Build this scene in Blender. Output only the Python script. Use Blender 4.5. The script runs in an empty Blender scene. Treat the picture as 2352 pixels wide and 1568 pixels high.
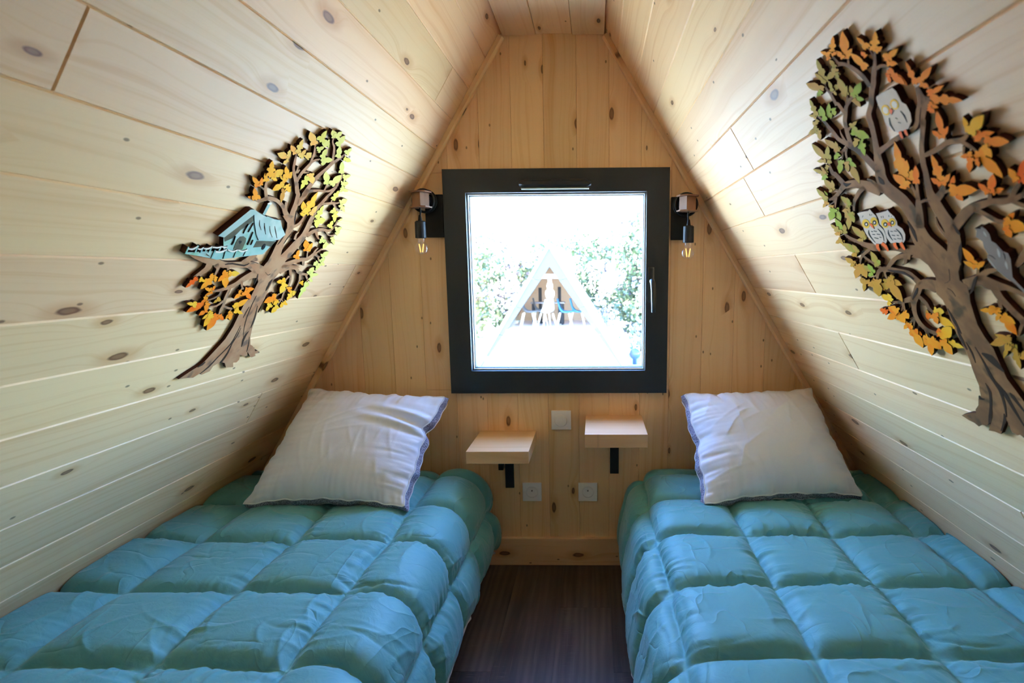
import bpy, bmesh, math, random, json
import numpy as np
from mathutils import Vector, Matrix
from mathutils.geometry import tessellate_polygon
random.seed(7); rng = np.random.default_rng(7)
SC = bpy.context.scene; COL = SC.collection
# ------------------------------------------------------------------ camera, sky, sun, exposure
cd = bpy.data.cameras.new('camera'); cam = bpy.data.objects.new('camera', cd); COL.objects.link(cam); SC.camera = cam
cd.sensor_width = 36.0; cd.lens = 18.3673; cd.shift_x = -.073482; cd.shift_y = .003991; cd.clip_start = .02
cam.matrix_world = Matrix(((.999868, .003704, .015851, .144514), (.015176, .140012, -.990034, -2.099321), (-.005887, .990143, .139937, 1.243797), (0, 0, 0, 1)))
SC.view_settings.view_transform = 'Standard'; SC.view_settings.look = 'None'
SC.view_settings.gamma = 1.0; SC.view_settings.use_curve_mapping = False
SC.view_settings.exposure = EXPOSURE = 2.88
SC.cycles.use_denoising = True; SC.cycles.max_bounces = 14; SC.cycles.diffuse_bounces = 10
SC.cycles.transparent_max_bounces = 12; SC.cycles.sample_clamp_indirect = 12.0
W = bpy.data.worlds.new('sky'); SC.world = W; W.use_nodes = True
wt = W.node_tree; sky = wt.nodes.new('ShaderNodeTexSky'); sky.sky_type = 'NISHITA'; sky.sun_disc = False
sky.sun_elevation = math.radians(43); sky.sun_rotation = math.radians(SUNROT := 259); sky.air_density = 1.0; sky.dust_density = .3; sky.ozone_density = 1.6
wb = wt.nodes['Background']; wb.inputs[1].default_value = SKY = .80
wm = wt.nodes.new('ShaderNodeMix'); wm.data_type = 'RGBA'; wm.blend_type = 'MULTIPLY'; wm.inputs[0].default_value = 1; wm.inputs[7].default_value = (.80, 1.10, 1.58, 1)   # camera white balance
wt.links.new(sky.outputs[0], wm.inputs[6]); wt.links.new(wm.outputs[2], wb.inputs[0])
sl = bpy.data.lights.new('sun', 'SUN'); sl.energy = SUN = 17.0; sl.angle = 0.01; sl.color = (1.0, .97, .90)
so = bpy.data.objects.new('sun', sl); COL.objects.link(so); so.rotation_euler = Vector((.75, .03, -.66)).to_track_quat('-Z', 'Y').to_euler(); so.location = (3, -8, 12)

cd.dof.use_dof = True; cd.dof.focus_distance = 1.65; cd.dof.aperture_fstop = 4.0

# ------------------------------------------------------------------ helpers
def link(o, parent=None):
    COL.objects.link(o)
    if parent is not None:
        o.parent = parent; o.matrix_parent_inverse = parent.matrix_world.inverted()
    return o
def obj(name, bm, mats, parent=None, smooth=False, M=None):
    me = bpy.data.meshes.new(name)
    if isinstance(bm, bmesh.types.BMesh):
        bmesh.ops.recalc_face_normals(bm, faces=bm.faces[:]); bm.to_mesh(me); bm.free()
    else: me.from_pydata(*bm); me.update()
    for m in (mats if isinstance(mats, (list, tuple)) else [mats]): me.materials.append(m)
    if smooth:
        me.shade_smooth()
    o = bpy.data.objects.new(name, me)
    if M is not None: o.matrix_world = M
    return link(o, parent)
def mesh_np(name, V, F, mats, parent=None, smooth=True, mi=None):
    me = bpy.data.meshes.new(name); V = np.asarray(V, float); F = np.asarray(F, int)
    me.vertices.add(len(V)); me.vertices.foreach_set('co', V.ravel())
    k = F.shape[1]; me.loops.add(F.size); me.loops.foreach_set('vertex_index', F.ravel())
    me.polygons.add(len(F)); me.polygons.foreach_set('loop_start', np.arange(len(F)) * k)
    me.polygons.foreach_set('loop_total', np.full(len(F), k))
    for m in (mats if isinstance(mats, (list, tuple)) else [mats]): me.materials.append(m)
    if mi is not None: me.polygons.foreach_set('material_index', np.asarray(mi, int))
    me.polygons.foreach_set('use_smooth', np.full(len(F), smooth)); me.update(calc_edges=True); me.validate()
    return link(bpy.data.objects.new(name, me), parent)
def tag(o, label, cat, group=None, kind=None):
    o['label'] = label; o['category'] = cat
    if group: o['group'] = group
    if kind: o['kind'] = kind
    return o
def thing(name, label, cat, loc=(0, 0, 0), group=None):
    o = bpy.data.objects.new(name, None); o.empty_display_size = .05; COL.objects.link(o)
    o.location = loc; o.matrix_world = Matrix.Translation(loc)
    return tag(o, label, cat, group)
def struct(o, label): o['kind'] = 'structure'; o['label'] = label; return o
def box(bm, x0, x1, y0, y1, z0, z1, bev=0, M=None, seg=2):
    r = bmesh.ops.create_cube(bm, size=1); vs = r['verts']
    for v in vs: v.co = Vector((x0 + (v.co.x + .5) * (x1 - x0), y0 + (v.co.y + .5) * (y1 - y0), z0 + (v.co.z + .5) * (z1 - z0)))
    if bev:
        es = list({e for v in vs for e in v.link_edges})
        r2 = bmesh.ops.bevel(bm, geom=es, offset=bev, segments=seg, affect='EDGES', profile=.6); vs = list({v for f in r2['faces'] for v in f.verts} | {v for v in vs if v.is_valid})
    if M is not None: bmesh.ops.transform(bm, matrix=M, verts=[v for v in vs if v.is_valid])
    return vs
def boxo(name, x0, x1, y0, y1, z0, z1, mat, parent=None, bev=.002, M=None):
    bm = bmesh.new(); box(bm, x0, x1, y0, y1, z0, z1, bev, M); return obj(name, bm, mat, parent)
def local(o, parent):          # keep world placement under a parent that has been moved
    o.matrix_parent_inverse = parent.matrix_world.inverted(); return o
def lathe(bm, prof, n=24, M=Matrix(), cap=True):
    rings = []
    for r, z in prof: rings.append([bm.verts.new(M @ Vector((r * math.cos(2 * math.pi * i / n), r * math.sin(2 * math.pi * i / n), z))) for i in range(n)])
    for a, b in zip(rings, rings[1:]):
        for i in range(n): bm.faces.new((a[i], a[(i + 1) % n], b[(i + 1) % n], b[i]))
    if cap:
        for ring in (rings[0], rings[-1]):
            try: bm.faces.new(ring)
            except ValueError: pass
def tube(bm, P, r, n=8, closed=False):
    P = [Vector(p) for p in P]; m = len(P); rings = []
    for i in range(m):
        t = (P[(i + 1) % m] - P[i - 1]) if closed else (P[min(i + 1, m - 1)] - P[max(i - 1, 0)])
        t.normalize(); u = t.orthogonal() if i == 0 else (u - t * u.dot(t)); u.normalize(); w = t.cross(u)
        rr = r[i] if isinstance(r, (list, tuple)) else r
        rings.append([bm.verts.new(P[i] + (u * math.cos(2 * math.pi * k / n) + w * math.sin(2 * math.pi * k / n)) * rr) for k in range(n)])
    for i in range(m if closed else m - 1):
        a, b = rings[i], rings[(i + 1) % m]
        for k in range(n): bm.faces.new((a[k], a[(k + 1) % n], b[(k + 1) % n], b[k]))
    if not closed: bm.faces.new(rings[0]); bm.faces.new(rings[-1])
# ------------------------------------------------------------------ materials
class NT:
    def __init__(s, name):
        s.m = bpy.data.materials.new(name); s.m.use_nodes = True; s.t = s.m.node_tree; s.p = s.t.nodes['Principled BSDF']; s.out = s.t.nodes['Material Output']
    def n(s, typ, **kw):
        nd = s.t.nodes.new('ShaderNode' + typ)
        for k, v in kw.items():
            if k.startswith('i_'):
                k2 = k[2:]; k2 = int(k2) if k2.isdigit() else k2
                if hasattr(v, 'is_output') : s.t.links.new(v, nd.inputs[k2])
                else: nd.inputs[k2].default_value = v
            else: setattr(nd, k, v)
        return nd
    def math(s, op, a, b=0.0, c=None, clamp=False):
        nd = s.n('Math', operation=op, use_clamp=clamp, i_0=a, i_1=b)
        if c is not None:
            if hasattr(c, 'is_output'): s.t.links.new(c, nd.inputs[2])
            else: nd.inputs[2].default_value = c
        return nd.outputs[0]
    def mix(s, f, a, b, bt='MIX'):
        nd = s.n('Mix', data_type='RGBA', blend_type=bt)
        for sock, v in ((nd.inputs[0], f), (nd.inputs[6], a), (nd.inputs[7], b)):
            if hasattr(v, 'is_output'): s.t.links.new(v, sock)
            else: sock.default_value = v if not isinstance(v, tuple) or len(v) == 4 else (*v, 1)
        return nd.outputs[2]
    def smooth(s, x, a, b, lo=0., hi=1.):
        nd = s.n('MapRange', interpolation_type='SMOOTHSTEP', i_0=x, i_1=a, i_2=b, i_3=lo, i_4=hi); return nd.outputs[0]
    def noise(s, vec, scale=1., detail=2., rough=.5, dist=0.):
        return s.n('TexNoise', i_Vector=vec, i_Scale=scale, i_Detail=detail, i_Roughness=rough, i_Distortion=dist).outputs[0]
    def setp(s, base=None, rough=None, spec=None, **kw):
        for k, v in (('Base Color', base), ('Roughness', rough), ('Specular IOR Level', spec), *kw.items()):
            if v is None: continue
            if hasattr(v, 'is_output'): s.t.links.new(v, s.p.inputs[k])
            else: s.p.inputs[k].default_value = v if not (isinstance(v, tuple) and len(v) == 3) else (*v, 1)
    def bump(s, h, strength=.3, dist=.002):
        b = s.n('Bump', i_Strength=strength, i_Distance=dist, i_Height=h); s.t.links.new(b.outputs[0], s.p.inputs['Normal'])
def plain(name, col, rough=.5, metal=0., spec=.5, **kw):
    N = NT(name); N.setp(col, rough, spec, Metallic=metal, **kw); return N.m
def wood(name, light, dark, knotc, knots=1., tint=.08, rough=.52, spec=.38, grain=1.):
    N = NT(name); co = N.n('TexCoord').outputs['Object']; rnd = N.n('ObjectInfo').outputs['Random']
    off = N.n('CombineXYZ', i_0=N.math('MULTIPLY', rnd, 37.), i_1=N.math('MULTIPLY', rnd, 91.), i_2=N.math('MULTIPLY', rnd, 13.)).outputs[0]
    p = N.n('VectorMath', operation='ADD', i_0=co, i_1=off).outputs[0]
    def sc(x, y, z=1.): return N.n('VectorMath', operation='MULTIPLY', i_0=p, i_1=(x, y, z)).outputs[0]
    warp = N.math('MULTIPLY_ADD', N.noise(sc(1.6, 5., 1.), 1., 2.), .075, -.037)
    vo = N.n('TexVoronoi', voronoi_dimensions='2D', i_Vector=sc(3.3, 8.4), i_Scale=1.); d = vo.outputs['Distance']
    sx = N.n('SeparateColor', i_0=vo.outputs['Color']); r1, r2 = sx.outputs[0], sx.outputs[1]
    d2 = N.math('ADD', d, N.math('MULTIPLY_ADD', N.noise(sc(24, 60), 1., 2.), .05, -.025))
    R = N.math('MULTIPLY', N.smooth(r1, .34, .98, 0., .082), knots)
    km = N.smooth(N.math('DIVIDE', d2, N.math('ADD', R, .001)), .72, 1.12, 1., 0.)
    km = N.math('MULTIPLY', km, N.smooth(R, .004, .02))
    ring = N.smooth(N.math('DIVIDE', d2, N.math('ADD', R, .001)), 1.0, 3.2, 1., 0.); ring = N.math('MULTIPLY', ring, N.smooth(R, .02, .04))
    push = N.math('MULTIPLY', N.math('EXPONENT', N.math('MULTIPLY', N.math('MULTIPLY', d, d), -22.)), N.math('MULTIPLY', N.smooth(R, .0, .06), .03))
    sp = N.n('SeparateXYZ', i_0=p); gy = N.math('ADD', N.math('ADD', sp.outputs[1], warp), push)
    gv = N.n('CombineXYZ', i_0=N.math('MULTIPLY', sp.outputs[0], .9), i_1=N.math('MULTIPLY', gy, 95.), i_2=N.math('MULTIPLY', sp.outputs[2], 20.)).outputs[0]
    g1 = N.noise(gv, 1., 3., .6)
    gv2 = N.n('CombineXYZ', i_0=N.math('MULTIPLY', sp.outputs[0], .5), i_1=N.math('MULTIPLY', gy, 19.), i_2=rnd).outputs[0]
    g2 = N.noise(gv2, 1., 2., .5)
    fine = N.noise(sc(14., 420., 60.), 1., 2., .6)
    gm = N.math('ADD', N.math('MULTIPLY', N.smooth(g1, .47, .72), .5 * grain), N.math('MULTIPLY', N.smooth(g2, .5, .78), .42 * grain), clamp=True)
    gm = N.math('ADD', gm, N.math('MULTIPLY_ADD', fine, .16, -.08), clamp=True)
    c = N.mix(gm, light, dark)
    c = N.mix(N.math('MULTIPLY', ring, .45), c, (dark[0] * .8, dark[1] * .62, dark[2] * .45))
    vo2 = N.n('TexVoronoi', voronoi_dimensions='2D', i_Vector=sc(8.1, 15.), i_Scale=1.); s2 = N.n('SeparateColor', i_0=vo2.outputs['Color']).outputs[0]
    pin = N.math('MULTIPLY', N.smooth(vo2.outputs['Distance'], .028, .06, 1., 0.), N.math('GREATER_THAN', s2, .84))
    rim = N.smooth(N.math('DIVIDE', d2, N.math('ADD', R, .001)), .35, .85, .78, 1.)
    c = N.mix(N.math('MULTIPLY', N.math('MAXIMUM', N.math('MULTIPLY', km, rim), N.math('MULTIPLY', pin, .8 * min(1, knots))), .92), c, knotc)
    hv = N.n('HueSaturation', i_Color=c, i_Hue=N.math('MULTIPLY_ADD', N.math('FRACT', N.math('MULTIPLY', rnd, 7.3)), -.012, .506), i_Value=N.math('MULTIPLY_ADD', rnd, 2 * tint, 1 - tint)).outputs[0]
    N.setp(hv, rough, spec); N.bump(N.math('MULTIPLY_ADD', g1, .5, N.math('MULTIPLY', fine, .4)), .18, .0012); return N.m
PINE = wood('pine_boards', (.88, .565, .29), (.76, .40, .165), (.13, .038, .008))
SHELFW = wood('shelf_wood', (.78, .46, .22), (.66, .33, .13), (.3, .12, .05), knots=.25, tint=.03)
ORANGEW = wood('warm_interior_wood', (.60, .40, .25), (.52, .33, .19), (.3, .16, .08), knots=.4)
SPOOLW = wood('reddish_block_wood', (.30, .14, .075), (.2, .085, .045), (.1, .05, .03), knots=.2, tint=.03)
def floor_mat():
    N = NT('dark_laminate'); co = N.n('TexCoord').outputs['Object']; rnd = N.n('ObjectInfo').outputs['Random']
    off = N.n('CombineXYZ', i_0=N.math('MULTIPLY', rnd, 17.), i_1=N.math('MULTIPLY', rnd, 31.)).outputs[0]
    p = N.n('VectorMath', operation='ADD', i_0=co, i_1=off).outputs[0]
    def sc(x, y): return N.n('VectorMath', operation='MULTIPLY', i_0=p, i_1=(x, y, 1.)).outputs[0]
    big = N.noise(sc(1.3, 9.), 1., 3., .55, .8)
    wv = N.n('TexWave', wave_type='RINGS', rings_direction='X', i_Vector=sc(.55, 5.5), i_Scale=2.2, i_Distortion=7., i_Detail=3.).outputs[1]
    saw = N.noise(sc(260., 14.), 1., 2., .6); grain = N.noise(sc(6., 240.), 1., 2., .6)
    c = N.mix(N.smooth(big, .3, .72), (.055, .031, .019), (.145, .092, .06))
    c = N.mix(N.math('MULTIPLY', wv, .45), c, (.032, .02, .014))
    sm = N.math('MULTIPLY', N.smooth(saw, .55, .8), N.smooth(N.noise(sc(2., 12.), 1., 2.), .48, .68))
    c = N.mix(N.math('MULTIPLY', sm, .8), c, (.27, .2, .14)); c = N.mix(N.math('MULTIPLY', N.smooth(grain, .55, .8), .35), c, (.2, .145, .1))
    N.setp(c, N.math('MULTIPLY_ADD', grain, .2, .34), .45); N.bump(N.math('ADD', saw, grain), .2, .0008); return N.m
FLOORM = floor_mat()
def cloth(name, col, col2, rough, sheen=0., wscale=55., wst=.25, spec=.3, crease=0.):
    N = NT(name); co = N.n('TexCoord').outputs['Object']
    a = N.noise(co, 7., 3., .55); w = N.noise(co, wscale, 3., .6, 1.2); fine = N.noise(co, 900., 1.)
    N.setp(N.mix(a, col, col2), rough, spec); N.p.inputs['Sheen Weight'].default_value = sheen; N.p.inputs['Sheen Roughness'].default_value = .4
    hgt = N.math('MULTIPLY_ADD', w, 1., N.math('MULTIPLY', fine, .06))
    if crease:      # thin pressed folds of a packed quilt
        for k, (vx, vy, vz) in enumerate(((13., 4.5, 9.), (5., 12., 9.), (10., 9., 6.))):
            v = N.n('VectorMath', operation='MULTIPLY', i_0=co, i_1=(vx, vy, vz)).outputs[0]; v = N.n('VectorMath', operation='ADD', i_0=v, i_1=(k * 5.3, k * 2.1, 0)).outputs[0]
            r = N.math('SUBTRACT', 1., N.math('ABSOLUTE', N.math('MULTIPLY_ADD', N.noise(v, 1., 1., .4, .25), 2., -1.)))
            r = N.math('POWER', r, 26.); m = N.smooth(N.noise(co, 4.3 + 1.7 * k, 1.), .5, .62)
            hgt = N.math('ADD', hgt, N.math('MULTIPLY', N.math('MULTIPLY', r, m), crease * (1 if k != 1 else -1)))
    N.bump(hgt, wst, .004); return N.m
QUILTM = cloth('teal_microfibre', (.125, .365, .36), (.15, .415, .40), .5, .2, 34., .42, .3, 1.15)
PILLOWM = cloth('white_cotton', (.80, .79, .80), (.77, .76, .78), .75, .1, 22., .10)
MATTM = cloth('mattress_ticking', (.72, .68, .64), (.66, .62, .58), .8)
def mesh_fabric():
    N = NT('grey_spacer_mesh'); co = N.n('TexCoord').outputs['Object']
    v = N.n('TexVoronoi', i_Vector=co, i_Scale=260.); f = N.smooth(v.outputs['Distance'], .3, .55)
    N.setp(N.mix(f, (.10, .09, .13), (.42, .40, .50)), .8); return N.m
MESHM = mesh_fabric()
PIPEM = plain('piping_white', (.78, .77, .76), .7); PIPEG = plain('piping_grey', (.55, .54, .58), .7)
BLACKM = plain('black_metal', (.012, .012, .014), .45, spec=.4); BLACKP = plain('black_plate', (.011, .011, .012), .6, spec=.3)
def frame_mat():
    N = NT('anthracite_frame'); co = N.n('TexCoord').outputs['Object']
    f = N.noise(co, 1400., 1.); N.setp(N.mix(f, (.018, .022, .026), (.026, .031, .036)), .5, .5); N.bump(f, .25, .0004); return N.m
FRAMEM = frame_mat()
HANDM = plain('handle_metal', (.03, .036, .036), .32, spec=.6); ALUM = plain('bead_aluminium', (.55, .58, .60), .35, .6)
RUBM = plain('gasket_rubber', (.01, .01, .012), .6)
WHITEP = plain('white_plastic', (.86, .82, .78), .35); WHITEP2 = plain('white_plastic_insert', (.80, .77, .73), .4); HOLEM = plain('socket_hole', (.01, .01, .01), .8)
BRASSM = plain('pin_metal', (.6, .55, .45), .3, 1.)
def thin_glass(name, base=.045, edge=.6, tint=(1, 1, 1)):
    N = NT(name); N.t.nodes.remove(N.p)
    tr = N.n('BsdfTransparent', i_0=(*tint, 1)); gl = N.n('BsdfGlossy', i_0=(1, 1, 1, 1), i_Roughness=.02)
    lw = N.n('LayerWeight', i_0=.25); f = N.math('MULTIPLY_ADD', N.math('POWER', lw.outputs['Facing'], 3.), edge, base, clamp=True)
    mx = N.n('MixShader', i_0=f, i_1=tr.outputs[0], i_2=gl.outputs[0]); N.t.links.new(mx.outputs[0], N.out.inputs[0]); return N.m
PANEM = thin_glass('window_glass', .04, .5); BULBM = thin_glass('bulb_glass', .05, .75)
FILM = plain('led_filament', (.85, .42, .1), .5); FILM.node_tree.nodes['Principled BSDF'].inputs['Emission Color'].default_value = (1, .5, .12, 1); FILM.node_tree.nodes['Principled BSDF'].inputs['Emission Strength'].default_value = .25
# painted plywood of the two wall trees
def painted(name, a, b, c2=None, scale=9., rough=.6):
    N = NT(name); co = N.n('TexCoord').outputs['Object']; rnd = N.n('ObjectInfo').outputs['Random']
    p = N.n('VectorMath', operation='ADD', i_0=co, i_1=N.n('CombineXYZ', i_0=N.math('MULTIPLY', rnd, 9.), i_1=N.math('MULTIPLY', rnd, 5.)).outputs[0]).outputs[0]
    f = N.smooth(N.noise(p, scale, 3., .55), .34, .66); c = N.mix(f, a, b)
    if c2: c = N.mix(N.math('MULTIPLY', N.smooth(N.noise(p, scale * 1.7, 2.), .54, .7), .8), c, c2)
    N.setp(c, rough, .04); return N.m
BARKM = painted('painted_bark', (.42, .19, .085), (.50, .27, .135), (.16, .10, .065), 16.)
BARKM2 = painted('painted_bark_dark', (.36, .165, .065), (.21, .10, .045), (.075, .055, .03), 15.)
EDGEM = plain('laser_burnt_edge', (.06, .02, .01), .7, spec=.05); CRACKM = plain('dark_bark_paint', (.055, .032, .02), .7, spec=.05); VEINM = plain('engraved_line', (.22, .08, .02), .8, spec=.05)
LEAFM = dict(p=painted('leaf_peach', (.98, .42, .08), (.90, .58, .12), None, 14.), y=painted('leaf_lime', (.80, .62, .09), (.72, .60, .11), None, 14.),
  g=painted('leaf_pale_green', (.70, .62, .14), (.78, .66, .17), None, 14.), a=painted('leaf_amber', (.98, .42, .02), (.95, .52, .05), (.95, .30, .015), 14.),
  o=painted('leaf_orange', (.98, .27, .015), (.98, .36, .025), (.95, .17, .01), 14.), r=painted('leaf_red_orange', (.95, .13, .012), (.98, .28, .02), None, 16.),
  b=painted('leaf_ochre', (.62, .29, .035), (.66, .27, .04), (.50, .30, .03), 12.), k=painted('leaf_deep_orange', (.95, .20, .012), (.93, .26, .02), None, 13.),
  m=painted('leaf_olive', (.46, .32, .05), (.56, .29, .06), (.36, .32, .035), 14.), v=painted('leaf_green', (.38, .42, .035), (.33, .37, .045), (.50, .38, .07), 14.))
HWALL = painted('painted_teal_wall', (.28, .48, .40), (.42, .54, .46), (.26, .48, .28), 12.); HROOF = painted('painted_blue_roof', (.40, .50, .43), (.32, .45, .37), (.54, .60, .50), 10.)
HDARK = painted('painted_moss_shadow', (.09, .085, .055), (.14, .13, .08), None, 30.); ROPEM = plain('painted_pale_rope', (.80, .70, .56), .6, spec=.05); HFENCE = painted('painted_teal_post', (.22, .42, .33), (.34, .50, .40), None, 20.)
OWLM = painted('painted_grey_owl', (.70, .53, .40), (.76, .58, .45), None, 10.); OWLM2 = painted('painted_white_owl', (.78, .60, .46), (.66, .50, .38), None, 16.)
EYEY = plain('painted_yellow', (.92, .52, .05), .5, spec=.05); EYEK = plain('painted_black', (.02, .02, .02), .6, spec=.05); EYEW = plain('painted_white', (.9, .72, .55), .5, spec=.05); BEAKM = plain('painted_orange', (.95, .17, .03), .5, spec=.05)
SQM = painted('painted_grey', (.25, .185, .14), (.30, .22, .17), None, 8.); SQH = plain('painted_light_grey', (.50, .42, .34), .6, spec=.05)
# ------------------------------------------------------------------ room shell
ZC = 2.12; YB = -3.4
TA_L, X0_L, TA_R, X0_R = .6158, -1.5188, -.6098, 1.4857      # slope: x = X0 + z * TA
def slope(side):
    ta, x0 = (TA_L, X0_L) if side == 'L' else (TA_R, X0_R); a = math.atan(ta)
    t = Vector((math.sin(a), 0, math.cos(a))); n = Vector((math.cos(a), 0, -math.sin(a))) * (1 if side == 'L' else -1)
    return Vector((x0, 0, 0)), Vector((0, 1, 0)), t, n
def slope_M(side, s, t, off=0.):      # local X along the room, local Y up the slope, local Z into the room
    o, e, tt, n = slope(side); c = o + e * s + tt * t + n * off
    ex = e if side == 'L' else -e; R = Matrix((ex, tt, n)).transposed().to_4x4(); R.translation = c
    if R.to_3x3().determinant() < 0:
        ex = -ex; R = Matrix((ex, tt, n)).transposed().to_4x4(); R.translation = c
    return R
def inset(P, d):
    n = len(P); out = []
    for i in range(n):
        a, b, c = P[i - 1], P[i], P[(i + 1) % n]
        e1 = Vector((b[0] - a[0], b[1] - a[1])).normalized(); e2 = Vector((c[0] - b[0], c[1] - b[1])).normalized()
        n1 = Vector((-e1.y, e1.x)); n2 = Vector((-e2.y, e2.x)); k = d / max(.3, 1 + n1.dot(n2)); out.append((b[0] + (n1.x + n2.x) * k, b[1] + (n1.y + n2.y) * k))
    return out
def board(name, polys, M, mat, parent, th=.018, ch=.0025, dz=.0032):   # polys: convex, counter-clockwise, local metres; front face at z = 0
    bm = bmesh.new()
    for P in polys:
        I = inset(P, ch); n = len(P)
        f = [bm.verts.new((*p, 0)) for p in I]; m = [bm.verts.new((*p, -dz)) for p in P]; b = [bm.verts.new((*p, -th)) for p in P]
        bm.faces.new(f)
        for i in range(n):
            j = (i + 1) % n; bm.faces.new((f[i], m[i], m[j], f[j])); bm.faces.new((m[i], b[i], b[j], m[j]))
    return obj(name, bm, mat, parent, M=M)
PITCH = .1282
JOINT = {'L': {0: [-.74], 1: [-1.62], 2: [-.235], 3: [-2.1], 4: [-1.95], 5: [-1.352], 6: [-2.3], 7: [-1.9], 8: [-.168], 9: [-1.75], 10: [-2.2], 11: [-1.65], 12: [-.358], 13: [-1.9], 14: [-1.4]},
         'R': {0: [-1.1], 1: [-1.8], 2: [-.9], 3: [-1.5], 4: [-2.0], 5: [-.656], 6: [-.553], 7: [-1.7], 8: [-.612], 9: [-1.35], 10: [-.615], 11: [-1.9], 12: [-1.5], 13: [-1.05], 14: [-2.2]}}
for side, nm in (('L', 'left'), ('R', 'right')):
    o, e, tt, n = slope(side); TZ = 1 / tt.z; t1 = ZC * TZ + .02
    bm = bmesh.new(); s = slope_M(side, (YB) / 2, t1 / 2, -.018)
    t0 = (2.0378 if side == 'L' else 2.0543) * TZ; edges = [t1, t0]
    while edges[-1] > 0: edges.append(edges[-1] - PITCH)
    def slabp(y0, y1, ta_, tb_):
        q = [bm.verts.new(o + e * y + tt * t_ + n * d_) for d_ in (-.0185, -.10) for y, t_ in ((y0, ta_), (y1, ta_), (y1, tb_), (y0, tb_))]
        for f in ((0, 1, 2, 3), (4, 5, 6, 7), (0, 1, 5, 4), (1, 2, 6, 5), (2, 3, 7, 6), (3, 0, 4, 7)): bm.faces.new([q[i] for i in f])
    slabp(YB - .1, .11, -.1, t1 + .25)
    wl = struct(obj('wall_' + nm, bm, PINE), 'sloping pine wall on the %s under the roof' % nm)
    for k, (hi, lo) in enumerate(zip(edges, edges[1:])):
        lo = max(lo, 0); js = sorted([0.] + JOINT[side].get(k, [-1.3 - .11 * k]) + [YB])
        for a, b in zip(js, js[1:]):
            w, h = b - a, hi - lo
            board('plank', [[(-w / 2, -h / 2), (w / 2, -h / 2), (w / 2, h / 2), (-w / 2, h / 2)]], slope_M(side, (a + b) / 2, (hi + lo) / 2), PINE, wl)
# gable wall with window opening
OX0, OX1, OZ0, OZ1 = -.438, .424, .765, 1.628
bm = bmesh.new(); TH = .11
def gpoly(P, y0, y1):
    f = [bm.verts.new((x, y0, z)) for x, z in P]; g = [bm.verts.new((x, y1, z)) for x, z in P]; bm.faces.new(f); bm.faces.new(g)
    for i in range(len(P)): bm.faces.new((f[i], f[(i + 1) % len(P)], g[(i + 1) % len(P)], g[i]))
def xl(z): return X0_L + TA_L * z
def xr(z): return X0_R + TA_R * z
E = .05
gpoly([(xl(0) - E, -.1), (xr(0) + E, -.1), (xr(OZ0) + E, OZ0), (xl(OZ0) - E, OZ0)], .0185, TH)
gpoly([(xl(OZ0) - E, OZ0), (OX0, OZ0), (OX0, OZ1), (xl(OZ1) - E, OZ1)], .0185, TH)
gpoly([(OX1, OZ0), (xr(OZ0) + E, OZ0), (xr(OZ1) + E, OZ1), (OX1, OZ1)], .0185, TH)
gpoly([(xl(OZ1) - E, OZ1), (xr(OZ1) + E, OZ1), (xr(2.25) + E, 2.25), (xl(2.25) - E, 2.25)], .0185, TH)
wg = struct(obj('wall_back', bm, PINE), 'upright pine board gable wall behind the two beds')
SEAM = [-1.4435, -1.3165, -1.189, -1.062, -.9349, -.8075, -.6803, -.5536, -.4287, -.3031, -.1774, -.0517, .0745, .199, .3238, .4427, .5725, .6999, .8275, .9567, 1.084, 1.211, 1.338, 1.4657]
def clip(P, a, b, c):      # keep a*x + b*z <= c
    out = []
    for i in range(len(P)):
        p, q = P[i - 1], P[i]; dp, dq = a * p[0] + b * p[1] - c, a * q[0] + b * q[1] - c
        if dp * dq < 0:
            f = dp / (dp - dq); out.append((p[0] + f * (q[0] - p[0]), p[1] + f * (q[1] - p[1])))
        if dq <= 0: out.append(q)
    return out
for a, b in zip(SEAM, SEAM[1:]):
    full = [(a, 0.), (b, 0.), (b, 2.14), (a, 2.14)]
    full = clip(full, -1, TA_L, -X0_L - .001); full = clip(full, 1, -TA_R, X0_R - .001)
    pieces = []
    if b <= OX0 or a >= OX1: pieces = [full]
    else:
        pieces = [clip(full, 0, 1, OZ0), clip(full, 0, -1, -OZ1)]
        mid = clip(clip(full, 0, -1, -OZ0), 0, 1, OZ1)
        if a < OX0: pieces.append(clip(mid, 1, 0, OX0))
        if b > OX1: pieces.append(clip(mid, -1, 0, -OX1))
    zc = 1.1; xc = (a + b) / 2
    M = Matrix(((0, 1, 0, xc), (0, 0, -1, 0), (-1, 0, 0, zc), (0, 0, 0, 1)))     # local X down the board, Y across, Z into the room
    PP = [[(zc - z, x - xc) for x, z in p] for p in pieces if len(p) > 2]
    PP = [p if sum(p[i - 1][0] * p[i][1] - p[i][0] * p[i - 1][1] for i in range(len(p))) > 0 else p[::-1] for p in PP]
    if PP: board('plank', PP, M, PINE, wg, ch=.0012, dz=.0025)
# ceiling: three boards
wc = struct(boxo('ceiling', -.30, .28, YB - .1, .1, ZC + .02, ZC + .06, PINE, bev=0), 'narrow flat pine ceiling at the ridge')
for xa, xb, dz, ye in ((-.2015, -.0765, 0, -.006), (-.0755, .0600, .006, -.002), (.061, .182, 0, -.004)):
    L = ye - YB; w = xb - xa
    M = Matrix(((0, 1, 0, (xa + xb) / 2), (1, 0, 0, (YB + ye) / 2), (0, 0, -1, ZC + dz), (0, 0, 0, 1)))
    board('plank', [[(-L / 2, -w / 2), (L / 2, -w / 2), (L / 2, w / 2), (-L / 2, w / 2)]], M, PINE, wc, ch=.0015)
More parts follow.
